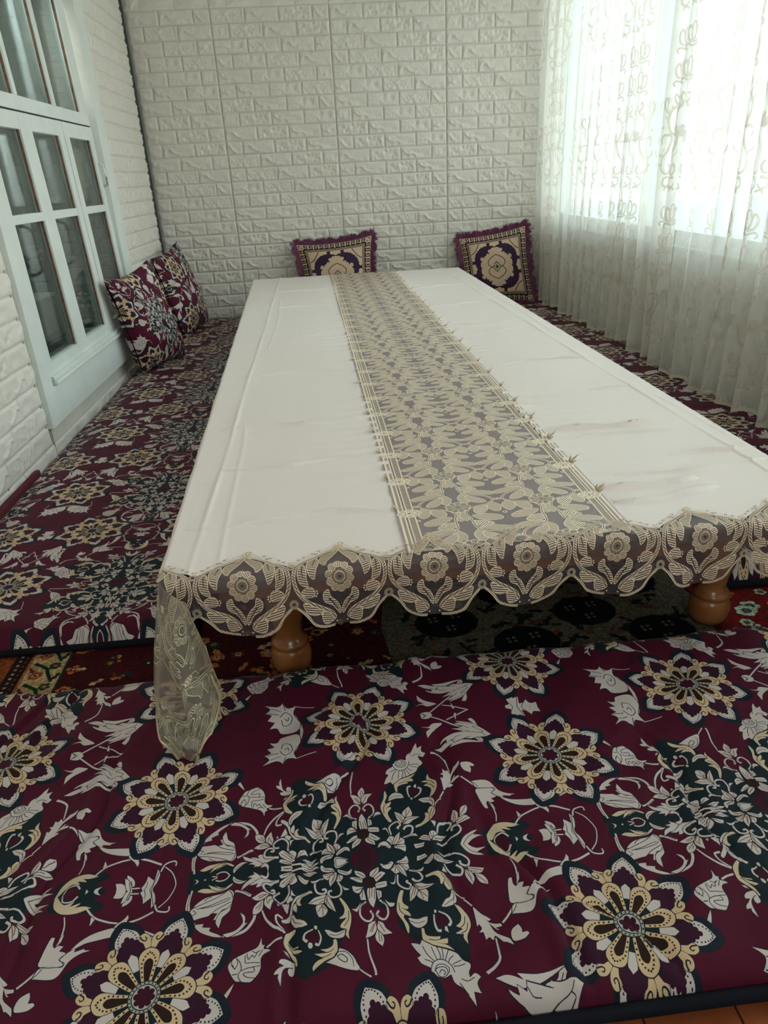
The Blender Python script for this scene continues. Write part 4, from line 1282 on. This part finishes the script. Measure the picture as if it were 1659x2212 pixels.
# curtains: gathered sheets, the pattern runs with the cloth
def curtain(y_a, y_b, x0, label, amp=.034, seed=0, hem=.115, tilt=0.):
    n = 900; L = abs(y_b - y_a)
    t = np.linspace(0, 1, n)
    y = y_a + (y_b - y_a) * t
    ph = t * L * 2 * math.pi / .135 + 1.3 * np.sin(t * L * 5.1 + seed) + .8 * np.sin(t * L * 11.7 + seed * 2)
    zz = np.concatenate([np.linspace(2.45, .5, 22), np.linspace(.46, hem, 12)])
    V = np.zeros((n, len(zz), 3)); UV = np.zeros((n, len(zz), 2))
    A = amp * (.75 + .35 * np.sin(t * L * 3.3 + seed))
    base = A * np.sin(ph) + .25 * A * np.sin(2 * ph + 1)
    arc = np.concatenate([[0], np.cumsum(np.hypot(np.diff(base), np.diff(y)))])
    for j, z in enumerate(zz):
        k = .55 + .45 * (2.45 - z) / 2.3
        wob = .012 * np.sin(t * L * 4 + z * 2 + seed)
        V[:, j, 0] = x0 + base * k * (1.0 + .25 * np.sin(ph * .5 + z)) + wob - tilt * (2.45 - z)
        V[:, j, 1] = y + .018 * np.cos(ph) * k + .012 * np.sin(z * 1.7 + t * 9 + seed)
        hz = .010 * np.sin(ph * .5 + seed) if z <= hem + 1e-6 else 0
        V[:, j, 2] = z + hz
        UV[:, j, 0] = arc / .165; UV[:, j, 1] = (z + .07) / .62
    o = sheet('sheer_curtain', V, CURTAIN, None, UV)
    hm = V[:, -1:, :].repeat(2, 1).copy(); hm[:, 1, 2] -= .0; hm[:, 0, 2] += .014; hm[:, :, 0] -= .0015
    sheet('hem', hm, CURTAIN_HEM, o)
    tag(o, label, 'curtain', 'embroidered sheer curtains')
    return o
m = M('curtain_hem', (.55, .50, .38), .6); CURTAIN_HEM = m.m
curtain(-.03, -2.07, 2.50, 'cream embroidered sheer curtain reaching the brick wall behind the fringed cushion', seed=1)
curtain(-2.150, -4.9, 2.475, 'cream embroidered sheer curtain hanging nearer the camera past the bright slit', seed=4)
ct = empty('curtain_rail', (2.50, -2.5, 2.47))
tube('rail', [(2.50, -.02, 2.47), (2.50, -4.95, 2.47)], .012, PAINT, ct); 
for y in (-.3, -2.5, -4.8): boxes('bracket', [((2.50, y, 2.46), (RX, y + .03, 2.48))], PAINT, ct)
to_origin(ct, (2.50, -2.5, 2.47)); tag(ct, 'white curtain rail above the sheer curtains', 'rail')

# ------------------------------------------------------------------ rug, pads
V = np.zeros((60, 120, 3)); xs = np.linspace(.03, 2.53, 120); ys = np.linspace(-4.10, -.15, 60)
V[..., 0] = xs[None]; V[..., 1] = ys[:, None]; V[..., 2] = .008 + .0015 * fbm(V[..., 0], V[..., 1], 3, 2)
UV = np.stack([(V[..., 0]) / 2.5, V[..., 1] / .83], -1)
rug = sheet('carpet', V, RUG, None, UV)
sk = boxes('carpet_backing', [((.03, -4.10, .0005), (2.53, -.15, .0065))], FELT, rug)
tag(rug, 'dark red patterned carpet lying on the floor under the low table', 'carpet')

def pad(name, x0, x1, y0, y1, th, uvf, label, edge=.035, nx=120, ny=200, ztop=None, seed=0, wr=.004, trim=True, crease=None, zbase=.008, diag=.004):
    """Quilted floor pad: soft rolled edges; the top cloth wraps round the sides."""
    u = np.linspace(-1, 1, nx)[None]; v = np.linspace(-1, 1, ny)[:, None]
    X = (x0 + x1) / 2 + (x1 - x0) / 2 * u + 0 * v; Y = (y0 + y1) / 2 + (y1 - y0) / 2 * v + 0 * u
    dx = np.minimum(X - x0, x1 - X); dy = np.minimum(Y - y0, y1 - Y); d = np.minimum(dx, dy)
    prof = np.sqrt(np.clip(1 - (1 - np.clip(d / edge, 0, 1)) ** 2, 0, 1))
    H = th * (.30 + .70 * prof)
    base = ztop(X, Y) if ztop else 0
    D1 = (X * .55 + Y * .84); D2 = (X * .84 - Y * .55)
    swell = diag * fbm(D2 * 3.2, D1, 5.0, seed + 1, 2) + .010 * fbm(X, Y, 3.2, seed, 2) + wr * fbm(X + .3 * fbm(X, Y, 3, seed + 2), Y, 9, seed + 5, 3)
    if crease is not None: swell = swell + crease(X, Y)
    Z = zbase + H + (base + swell) * prof
    # let the outline wander a little, as a soft pad does
    wob = .006 * fbm(X, Y, 4, seed + 9, 2) * (1 - np.clip(d / .12, 0, 1))
    X2 = X + wob; Y2 = Y + wob
    top = np.stack([X2, Y2, Z], -1)
    root = sheet(name, top, VELOUR, None, np.stack(uvf(X, Y), -1))
    # side band
    ring = [(i, 0) for i in range(ny)] + [(ny - 1, j) for j in range(1, nx)] + [(i, nx - 1) for i in range(ny - 2, -1, -1)] + [(0, j) for j in range(nx - 2, 0, -1)]
    R = np.array([top[a] for a in ring]); c = np.array([(x0 + x1) / 2, (y0 + y1) / 2, 0])
    rows = [R]
    out = R.copy(); dirv = np.zeros_like(R)
    for q, (a, b) in enumerate(ring):
        if b == 0: dirv[q, 0] -= 1
        if b == nx - 1: dirv[q, 0] += 1
        if a == 0: dirv[q, 1] -= 1
        if a == ny - 1: dirv[q, 1] += 1
    for f, o_ in ((.75, .006), (.45, .008), (.15, .005), (0, 0)):
        Q = R.copy(); Q[:, 2] = zbase + (R[:, 2] - zbase) * f; Q += dirv * o_; rows.append(Q)
    B = np.stack(rows, 1); B = np.concatenate([B, B[:1]], 0)
    sheet('side_band', B, NAVY, root)
    mesh_obj('underside', [(x0 + .01, y0 + .01, zbase + .001), (x1 - .01, y0 + .01, zbase + .001), (x1 - .01, y1 - .01, zbase + .001), (x0 + .01, y1 - .01, zbase + .001)], [(3, 2, 1, 0)], NAVY, root)
    return root
def uv_left(X, Y): return ((Y + 3.24) / .557, .5 - (X - .225) / .54)
def uv_front(X, Y): return ((X + .05 * (Y + 4.37) - .763) / .605, 1 - (-(Y + 4.374 - .033 * (X - .83))) / .54)
def uv_right(X, Y): return ((-Y - 2.53) / .557, .5 + (X - 2.40) / .54)
left_pad = pad('floor_mattress', .006, .70, -3.72, -.03, .062, uv_left, '', seed=2, wr=.006,
               ztop=lambda X, Y: .030 * np.clip((Y + 3.4) / 3.0, 0, 1) - .022 * np.clip((.14 - X) / .14, 0, 1) ** 1.5)
tag(left_pad, 'burgundy floral floor mattress along the wall with the white wooden window', 'mattress', 'burgundy floral floor mattresses')
right_pad = pad('floor_mattress', 1.95, 2.575, -3.70, -.03, .075, uv_right, '', seed=6, wr=.006, ztop=lambda X, Y: .018 + 0 * X)
tag(right_pad, 'burgundy floral floor mattress squeezed between table and sheer curtains', 'mattress', 'burgundy floral floor mattresses')
def front_crease(X, Y):
    c = 0
    for (x, y, a, ln, w, h) in ((1.02, -4.22, 1.2, .20, .006, .006), (1.30, -4.50, 1.9, .22, .008, .007), (.62, -4.30, 1.4, .2, .007, .006), (1.55, -4.30, 1.7, .16, .006, .005), (.95, -4.52, 1.8, .18, .007, .006), (1.18, -4.30, 1.5, .15, .008, .006), (1.42, -4.56, 2.3, .14, .006, .005), (.80, -4.05, 1.3, .10, .005, .005), (.50, -4.0, 1.5, .1, .005, .005), (.44, -4.02, 1.4, .1, .004, .004)):
        ca, sa = math.cos(a), math.sin(a)
        p = (X - x) * ca + (Y - y) * sa; q = -(X - x) * sa + (Y - y) * ca + .012 * np.sin(p * 25)
        h *= 1.9
        c = c - h * np.exp(-(q / w) ** 2) * np.exp(-(p / ln) ** 4) + .6 * h * np.exp(-((q - 2.2 * w) / (1.6 * w)) ** 2) * np.exp(-(p / ln) ** 4)
    return c
front_pad = pad('floor_mattress', -.30, 2.55, -4.580, -3.905, .052, uv_front, '', seed=4, nx=420, ny=150, wr=.007, edge=.04, crease=front_crease, zbase=.010, diag=.020)
tag(front_pad, 'burgundy floral floor mattress lying crosswise in front of the table, widest in view', 'mattress', 'burgundy floral floor mattresses')
tube('binding', [(x, -4.588 + .004 * math.sin(x * 5), .030) for x in np.linspace(-.29, 2.54, 60)], .009, NAVY, front_pad)
fe = boxes('felt_strip', [((.008, -3.30, .010), (.026, -2.72, .078))], FELT, None, .008)
tag(fe, 'dark red felt strip standing between the brick wall and the floor mattress', 'felt strip')

# ------------------------------------------------------------------ low table
ZT = .370
def xl(y): return .593 + (y + .33) / (-3.74) * .165
def xr(y): return 1.909 + (y + .33) / (-3.74) * .036
def yf(x): return -4.080 + .045 * (x - .76)
table = empty('low_table', (1.3, -2.2, 0))
bm = bmesh.new()
def prism(bm, pts, z0, z1):
    a = [bm.verts.new((x, y, z0)) for x, y in pts]; b = [bm.verts.new((x, y, z1)) for x, y in pts]
    bm.faces.new(a[::-1]); bm.faces.new(b)
    for i in range(len(pts)): bm.faces.new((a[i], a[(i + 1) % len(pts)], b[(i + 1) % len(pts)], b[i]))
prism(bm, [(xl(-.36) + .006, -.36), (xr(-.36) - .006, -.36), (xr(-4.02) - .006, yf(1.93) + .006), (xl(-4.07) + .006, yf(.77) + .006)][::-1], ZT - .032, ZT - .004)
bmesh.ops.recalc_face_normals(bm, faces=bm.faces)
from_bm('table_top', bm, TOPWOOD, table)
bm = bmesh.new()
for pts in ([(.83, -4.0), (1.88, -3.955), (1.88, -3.930), (.83, -3.975)], [(.70, -.44), (1.83, -.44), (1.83, -.465), (.70, -.465)], [(.83, -4.0), (.855, -4.0), (.725, -.44), (.70, -.44)], [(1.88, -3.955), (1.855, -3.955), (1.805, -.44), (1.83, -.44)]):
    prism(bm, pts, ZT - .095, ZT - .032)
bmesh.ops.recalc_face_normals(bm, faces=bm.faces); from_bm('apron', bm, LACQ, table)
prof = [(.030, .009), (.036, .012), (.0415, .024), (.0425, .040), (.0415, .056), (.037, .066), (.034, .070), (.0375, .073), (.0385, .078), (.036, .083), (.030, .088), (.027, .100), (.030, .125), (.037, .150), (.041, .175), (.040, .200), (.034, .220), (.030, .230), (.036, .236), (.036, .244), (.033, .250), (.033, ZT - .03)]
for x, y in ((.925, -3.845), (1.845, -3.805), (.80, -.55), (1.74, -.55), (.86, -2.2), (1.80, -2.2)):
    lathe('leg', prof, (x, y), LACQ, table)
to_origin(table, (1.3, -2.2, 0))
tag(table, 'long low wooden table with turned brown legs hidden under the cream cloth', 'table')

# ------------------------------------------------------------------ tablecloth
cloth = empty('tablecloth', (1.3, -2.2, ZT))
CK = [.889 + .1545 * k for k in range(-1, 8)]
PER = .1545
def scallop(x):
    """distance of the cotton's front edge behind the table edge (0 at joints, .05 at arch tops)"""
    t = ((x - .889) / PER + .5) % 1.0 - .5
    return .052 * (1 - np.abs(2 * t)) ** .85
def run_l(y): return 1.092 + (y + .40) / (-3.6) * .074
def run_r(y): return 1.482 + (y + .40) / (-3.6) * .052
def cloth_relief(X, Y, side):
    """creases of the folded cloth: two long fold lines, cross folds and small gathers at the lace."""
    h = .0016 * fbm(X, Y, 6, 3, 3) + .0008 * fbm(X, Y, 25, 4, 2)
    wob = .008 * fbm(Y, X * 0, 2.2, 5, 2)
    for s, x_c in (('l', .772 + (Y + 1.2) / (-2.8) * .03), ('r', 1.842 + (Y + 2.0) / (-1.9) * .055)):
        if s != side: continue
        q = X - (x_c + wob)
        h = h + .0034 * np.exp(-(q / .0040) ** 2) * (.7 + .3 * np.sin(Y * 13)) + .0008 * np.exp(-(q / .02) ** 2)
        q2 = X - (x_c + .035 + 2 * wob + .012 * np.sin(Y * 2.6))
        h = h + .0016 * np.exp(-(q2 / .004) ** 2) * (np.sin(Y * 3.1 + 1) > -.2)
    if side == 'l': folds = ((-3.335, .76, 1.12, .006), (-2.22, .78, 1.10, .004), (-3.61, .80, 1.12, .005), (-3.885, .77, 1.19, .005), (-2.80, .76, 1.1, .004), (-1.5, .70, 1.1, .004), (-.95, .66, 1.1, .003))
    else: folds = ((-3.515, 1.545, 1.87, .009), (-3.856, 1.55, 1.75, .009), (-3.912, 1.55, 1.77, .008), (-3.72, 1.75, 1.93, .006), (-2.86, 1.57, 1.88, .006), (-3.57, 1.60, 1.85, .005), (-3.80, 1.60, 1.93, .005), (-2.2, 1.52, 1.85, .006), (-2.35, 1.60, 1.80, .005), (-1.7, 1.52, 1.85, .004), (-1.1, 1.50, 1.83, .004), (-3.20, 1.75, 1.9, .004))
    for i, (y, xa, xb, a) in enumerate(folds):
        t = np.clip((X - xa) / (xb - xa), 0, 1); env = np.sin(np.pi * t) ** .5 * ((X > xa) & (X < xb))
        q = Y - (y + .030 * (t - .5) * (1 if side == 'r' else .6) + .010 * np.sin(X * 17 + i) )
        h = h + 1.9 * a * env * np.where(q > 0, np.exp(-(q / .016)), np.exp(-(q / .0028) ** 2)) * (.75 + .25 * np.sin(X * 40 + i))
    # gathers where cotton meets lace
    e = (run_l(Y) - X) if side == 'l' else (X - run_r(Y))
    g = np.exp(-(e / .07)) * (e > -.01)
    h = h + .0055 * g * np.sin(Y * 2 * np.pi / .055 + 3 * np.sin(Y * 9)) * (.5 + .5 * np.sin(Y * 5.3 + 1))
    return h
def cotton(side):
    n, mm = 1500, 120
    tt = np.linspace(0, 1, n)[:, None]; ss = np.linspace(0, 1, mm)[None]
    yb = -.335 - .0 * ss
    # x first from a straight y, then y ends on the scallop line
    y = -.335 + (-3.70) * tt
    X = (xl(y) + (run_l(y) + .004 - xl(y)) * ss) if side == 'l' else (run_r(y) - .004 + (xr(y) - run_r(y) + .004) * ss)
    yend = yf(X) + .004 + scallop(X)
    Y = -.335 + (yend + .335) * tt
    X = (xl(Y) + (run_l(Y) + .004 - xl(Y)) * ss) if side == 'l' else (run_r(Y) - .004 + (xr(Y) - run_r(Y) + .004) * ss)
    Z = ZT + .0015 + np.maximum(cloth_relief(X, Y, side), -.0012)
    # round over at the long side and hang down
    P = np.stack([X, Y, Z], -1)
    k = 14; drop = np.zeros((n, k, 3)); sgn = -1 if side == 'l' else 1
    e = P[:, 0] if side == 'l' else P[:, -1]
    for j in range(k):
        q = (j + 1) / k; L = .20 * q
        bend = min(L / .012, 1)
        drop[:, j, 0] = e[:, 0] + sgn * (.007 * math.sin(bend * math.pi / 2) + .020 * q + .012 * q * np.sin(e[:, 1] * 24 + 2 * np.sin(e[:, 1] * 5)))
        drop[:, j, 1] = e[:, 1]
        drop[:, j, 2] = e[:, 2] - (.007 * (1 - math.cos(bend * math.pi / 2)) + max(0, L - .011))
    P = np.concatenate([drop[:, ::-1], P], 1) if side == 'l' else np.concatenate([P, drop], 1)
    sheet('cotton_panel', P, COTTON, cloth)
cotton('l'); cotton('r')
# short drop at the far end
xx = np.linspace(xl(-.335), xr(-.335), 90)[:, None]; q = np.linspace(0, 1, 8)[None]
P = np.stack([xx + 0 * q, -.335 + .006 * np.minimum(q * 8, 1) + .012 * q * np.sin(xx * 30) * q, ZT + .0015 - .16 * q ** 1.3 - .0 * xx], -1)
sheet('end_drop', P, COTTON, cloth)
# lace runner down the middle
n, mm = 500, 60
tt = np.linspace(0, 1, n)[:, None]; ss = np.linspace(0, 1, mm)[None]
Y = -.335 + (yf(1.32) + .010 + .335) * tt + .045 * (ss - .5) * .39 * tt
X = run_l(Y) - .012 + (run_r(Y) - run_l(Y) + .024) * ss
Z = ZT + .0035 + .0022 * np.abs(fbm(X, Y, 14, 8, 3)) + .0012 * fbm(X, Y, 40, 1, 2) + .0016 * np.exp(-((ss - .5) / .5) ** 8 * 0) * 0
UVr = np.stack([ss + 0 * tt, (Y - .060 * (X - 1.28) + 3.905) / .1505 + .47], -1)
sheet('lace_runner', np.stack([X, Y, Z], -1), RUNNER_LACE, cloth, UVr)
# little raised lace tips along both runner edges
TIPM = M('gold_thread', (.62, .49, .30), .35, metal=.3).m
def tip(x, y, sgn, s):
    V = []; F = []
    for kx in (-1, 0, 1):
        b = len(V); w = .0045; L = .020 * s * (1 if kx == 0 else .75)
        dx, dy = sgn * (.7 if kx == 0 else .45), kx * .55
        for i in range(5):
            t = i / 4; ww = w * math.sin(math.pi * (.15 + .80 * t)) ; h = .003 + L * .55 * t * (1.1 if kx == 0 else .8)
            cx, cy = x + dx * L * t, y + kx * .004 + dy * L * t
            V += [(cx, cy - ww, h + ZT), (cx, cy + ww, h + ZT), (cx + sgn * .0006, cy, h + ZT + .0016)]
        for i in range(4):
            a = b + i * 3; F += [(a, a + 2, a + 5, a + 3), (a + 2, a + 1, a + 4, a + 5), (a + 1, a, a + 3, a + 4)]
    mesh_obj('lace_tip', V, F, TIPM, cloth, smooth=True)
for k in range(24):
    y = -3.87 + k * .1505
    if y > -.4: break
    tip(run_r(y) + .006, y, 1, 1.0 + .5 * rng.random()); tip(run_l(y) - .006, y - .01, -1, .6 + .4 * rng.random())
# embroidered border: lies on the top, bends over the front edge and hangs
BT = .062       # depth on the table top
BL = .175       # embroidered depth from arch tip to hem
def border_curve(t, x):
    """t: cloth distance from the top of the border; returns (dy from table edge, z)."""
    on = BT; r = .014
    if t < on: return on - t, ZT + .0042
    a = (t - on) / (r * 1.57)
    if a < 1: return -r * math.sin(a * math.pi / 2), ZT + .0042 - r * (1 - math.cos(a * math.pi / 2))
    d = t - on - r * 1.57
    return -r - .05 * d, ZT + .0042 - r - d
n = 760; xs = np.linspace(xl(-4.08) - .002, xr(-4.0), n); mm = 64
P = np.zeros((n, mm, 3)); UVb = np.zeros((n, mm, 2))
for i, x in enumerate(xs):
    ph = ((x - .889) / PER + .5) % 1.0 - .5
    # hem follows the scallop; upper edge follows the arches
    t_top = .060 * abs(2 * ph) ** .9 - .019
    t_bot = .1790 - .024 * abs(2 * ph) ** 1.9
    for j in range(mm):
        q = j / (mm - 1); t = t_top + (t_bot - t_top) * q
        dy, z = border_curve(t + .004, x)
        hang = max(0., (ZT - .012 - z) / .12)
        fl = hang * (.010 * math.sin(x * 2 * math.pi / .31 + 1) + .006 * math.sin(x * 2 * math.pi / .1545 + .4) + .004 * math.sin(x * 71))
        P[i, j] = (x + hang * .003 * math.sin(x * 40), yf(x) + dy - fl, z + .0016 * math.sin(x * 90 + q * 8) * (1 - min(hang, 1)) * .5)
        UVb[i, j] = ((x - .889) / PER + .5, 1 - (t + .0155) / .1956)
sheet('lace_border', P, BORDER_LACE, cloth, UVb)
bot = P[:, -1]
# corner of the border falling in folds at the near left corner
cols_top = [(.752, -4.045, .371), (.756, -4.062, .372), (.760, -4.078, .372), (.766, -4.090, .370), (.774, -4.098, .366), (.786, -4.104, .358), (.800, -4.106, .345), (.806, -4.106, .33)]
cols_bot = [(.722, -4.070, .190), (.722, -4.120, .130), (.742, -4.150, .075), (.762, -4.150, .024), (.792, -4.135, .075), (.818, -4.125, .118), (.826, -4.105, .170), (.812, -4.100, .232)]
tt_ = np.linspace(0, 1, 70)
def resample(p): 
    q = spline(p, 12); s = np.concatenate([[0], np.cumsum(np.linalg.norm(np.diff(q, axis=0), axis=1))]); s /= s[-1]
    return np.stack([np.interp(tt_, s, q[:, k]) for k in range(3)], 1)
A_, B_ = resample(cols_top), resample(cols_bot); qq = np.linspace(0, 1, 50)
P = A_[:, None] * (1 - qq[None, :, None]) + B_[:, None] * qq[None, :, None]
bul = np.sin(np.pi * qq)[None]
P[..., 1] += -.018 * bul * np.sin(np.pi * tt_)[:, None] + .012 * (qq[None] ** 1.0) * np.sin(tt_[:, None] * 19)
P[..., 0] += .010 * qq[None] * np.sin(tt_[:, None] * 15 + 1) * bul + .004 * np.sin(tt_[:, None] * 30) * bul
P[..., 2] += .006 * qq[None] * np.cos(tt_[:, None] * 2 * math.pi * 3.2)
UVc = np.stack([tt_[:, None] * 1.7 + .3 + .25 * qq[None], 1 - (qq[None] * 1.75) - .2 * tt_[:, None]], -1)
CORNER_LACE = mat_lace('corner_lace', IM_BOR, net=(.34, .27, .20), thread=(.92, .73, .50), netcov=.56, relief=.004)
# scalloped lower outline
P[..., 2] += (.012 * np.abs(np.sin(tt_ * math.pi * 4.5)) ** .7)[:, None] * (qq[None] ** 6)
sheet('lace_corner', P, CORNER_LACE, cloth, UVc)
tube('edge_cord', [tuple(p) for p in P[:, -1]], .0024, TIPM, cloth, n=6)
tube('edge_cord', [tuple(p + np.array((.004, .002, .012))) for p in P[4:, -1]], .0012, TIPM, cloth, n=5)
to_origin(cloth, (1.3, -2.2, ZT))
tag(cloth, 'cream tablecloth with gold lace runner and scalloped lace hem on the long low table', 'tablecloth')

# ------------------------------------------------------------------ cushions
def cushion(name, TL, TR, BR, BL, thick, mat, uvf, label, group, n=60, sag=.05, wr=.006, seed=0, fringe=False, back=None, belly=0.):
    TL, TR, BR, BL = map(np.array, (TL, TR, BR, BL))
    c = (TL + TR + BR + BL) / 4
    nv = np.cross(TR - BL, TL - BR); nv = nv / np.linalg.norm(nv)
    cam_ = np.array((1.3, -3.0, .6))
    if np.dot(nv, cam_ - c) < 0: nv = -nv
    u = np.linspace(-1, 1, n)[:, None]; v = np.linspace(-1, 1, n)[None]
    def mk(side):
        pin = 1 - sag * (1 - np.abs(u) ** 2.2) ; pv = 1 - sag * (1 - np.abs(v) ** 2.2)
        U = u * (pv ** 1 + 0 * u) ; Vv = v * (pin + 0 * v)
        a = (U + 1) / 2; b = (Vv + 1) / 2
        B = (BL[None, None] * ((1 - a) * (1 - b))[..., None] + BR[None, None] * (a * (1 - b))[..., None] + TR[None, None] * (a * b)[..., None] + TL[None, None] * ((1 - a) * b)[..., None])
        t = np.clip((1 - np.abs(u) ** 2.6) * (1 - np.abs(v) ** 2.6), 0, 1) ** .55
        low = 1 + belly * (-v)
        dsp = thick / 2 * t * low + wr * fbm(u * .3 + 0 * v, v * .3 + 0 * u, 9, seed, 3) * t ** .3 * (1 if side > 0 else .5)
        # puckers running in from the corners
        for cu, cv in ((-1, -1), (1, -1), (1, 1), (-1, 1)):
            r = np.hypot(u - cu, v - cv); th = np.arctan2(v - cv, u - cu)
            dsp = dsp - .55 * wr * np.exp(-r * 2.4) * np.cos(th * 18) * np.minimum(r * 3, 1)
        return B + side * dsp[..., None] * nv
    P = mk(1)
    root = sheet(name, P, mat, None, uvf(u + 0 * v, v + 0 * u), flip=False)
    sheet('back_cover', mk(-1), back or mat, root, uvf(u + 0 * v, v + 0 * u))
    tag(root, label, 'cushion', group)
    if fringe:
        r = random.Random(seed); V = []; F = []; FU = []
        edge = [(-1 + 2 * i / 170, -1) for i in range(170)] + [(1, -1 + 2 * i / 170) for i in range(170)] + [(1 - 2 * i / 170, 1) for i in range(170)] + [(-1, 1 - 2 * i / 170) for i in range(170)]
        ux = (TR - TL) / np.linalg.norm(TR - TL); vy = (TL - BL) / np.linalg.norm(TL - BL)
        for k, (a, b) in enumerate(edge):
            i = int(round((a + 1) / 2 * (n - 1))); j = int(round((b + 1) / 2 * (n - 1)))
            p0 = P[i, j]
            # exact edge point
            fa = (a + 1) / 2 * (n - 1); i0 = min(int(fa), n - 2); fb = (b + 1) / 2 * (n - 1); j0 = min(int(fb), n - 2)
            p0 = (P[i0, j] * (1 - (fa - i0)) + P[i0 + 1, j] * (fa - i0)) if abs(b) == 1 else (P[i, j0] * (1 - (fb - j0)) + P[i, j0 + 1] * (fb - j0))
            if abs(b) == 1: out = vy * b + ux * (a * .35)
            else: out = ux * a + vy * (b * .35)
            clump = .5 + .5 * math.sin(k * .37 + 2 * math.sin(k * .11 + seed))
            for s_ in range(6):
                L = .022 + .020 * clump + r.uniform(-.006, .006)
                if b == -1: L *= .5
                d = out + ux * r.uniform(-.45, .45) + vy * r.uniform(-.35, .35) + nv * r.uniform(-.3, .45)
                d = d / np.linalg.norm(d)
                side = np.cross(d, nv); side /= np.linalg.norm(side)
                wd = r.uniform(.0012, .0022)
                q0 = p0 + side * r.uniform(-.003, .003) + nv * r.uniform(-.002, .003); q1 = q0 + d * L * .6; q2 = q0 + d * L + np.array((0, 0, -.004 if a * a == 1 else 0)) + side * r.uniform(-.005, .005)
                b_ = len(V)
                for q, ww in ((q0, wd), (q1, wd * 1.1), (q2, wd * .5)): V += [tuple(q - side * ww), tuple(q + side * ww)]
                F += [(b_, b_ + 1, b_ + 3, b_ + 2), (b_ + 2, b_ + 3, b_ + 5, b_ + 4)]
        o = mesh_obj('fringe', V, F, FRINGE, root); o['kind'] = 'stuff'
    return root
def kil_uv(u, v): return np.stack([(u + 1) / 2, (v + 1) / 2], -1)
def vel_uv(ou, ov, ang, sc):
    ca, sa = math.cos(ang), math.sin(ang)
    def f(u, v):
        a, b = (u * ca - v * sa) * .25 * sc, (u * sa + v * ca) * .25 * sc
        return np.stack([ou + a / .605, ov + b / .54], -1)
    return f
cushion('velour_cushion', (.045, -1.62, .560), (.150, -1.170, .600), (.250, -1.120, .085), (.100, -1.475, .085), .17, VELOUR, vel_uv(.42, .02, .9, 1.05),
        'burgundy floral cushion leaning on the white window, nearer of the two with a crumpled top', 'burgundy floral cushions', seed=3, wr=.022, sag=.09, belly=.25)
cushion('velour_cushion', (.050, -.66, .560), (.115, -.150, .615), (.235, -.115, .085), (.175, -.66, .085), .15, VELOUR, vel_uv(.80, .60, 1.35, 1.0),
        'burgundy floral cushion standing in the corner beside the dark gap in the wall', 'burgundy floral cushions', seed=5, wr=.016, sag=.08, belly=.2)
cushion('fringed_cushion', (.868, -.075, .545), (1.378, -.075, .578), (1.372, -.200, .105), (.915, -.200, .105), .13, BROCADE, kil_uv,
        'purple and gold brocade cushion with plum fringe, half hidden behind the table end', 'fringed brocade cushions', seed=7, wr=.006, sag=.09, fringe=True, belly=.1)
cushion('fringed_cushion', (1.962, -.050, .520), (2.405, -.090, .585), (2.455, -.215, .105), (1.990, -.170, .105), .13, BROCADE, kil_uv,
        'purple and gold brocade cushion with plum fringe, whole front visible beside the curtain', 'fringed brocade cushions', seed=9, wr=.006, sag=.07, fringe=True, belly=.1)
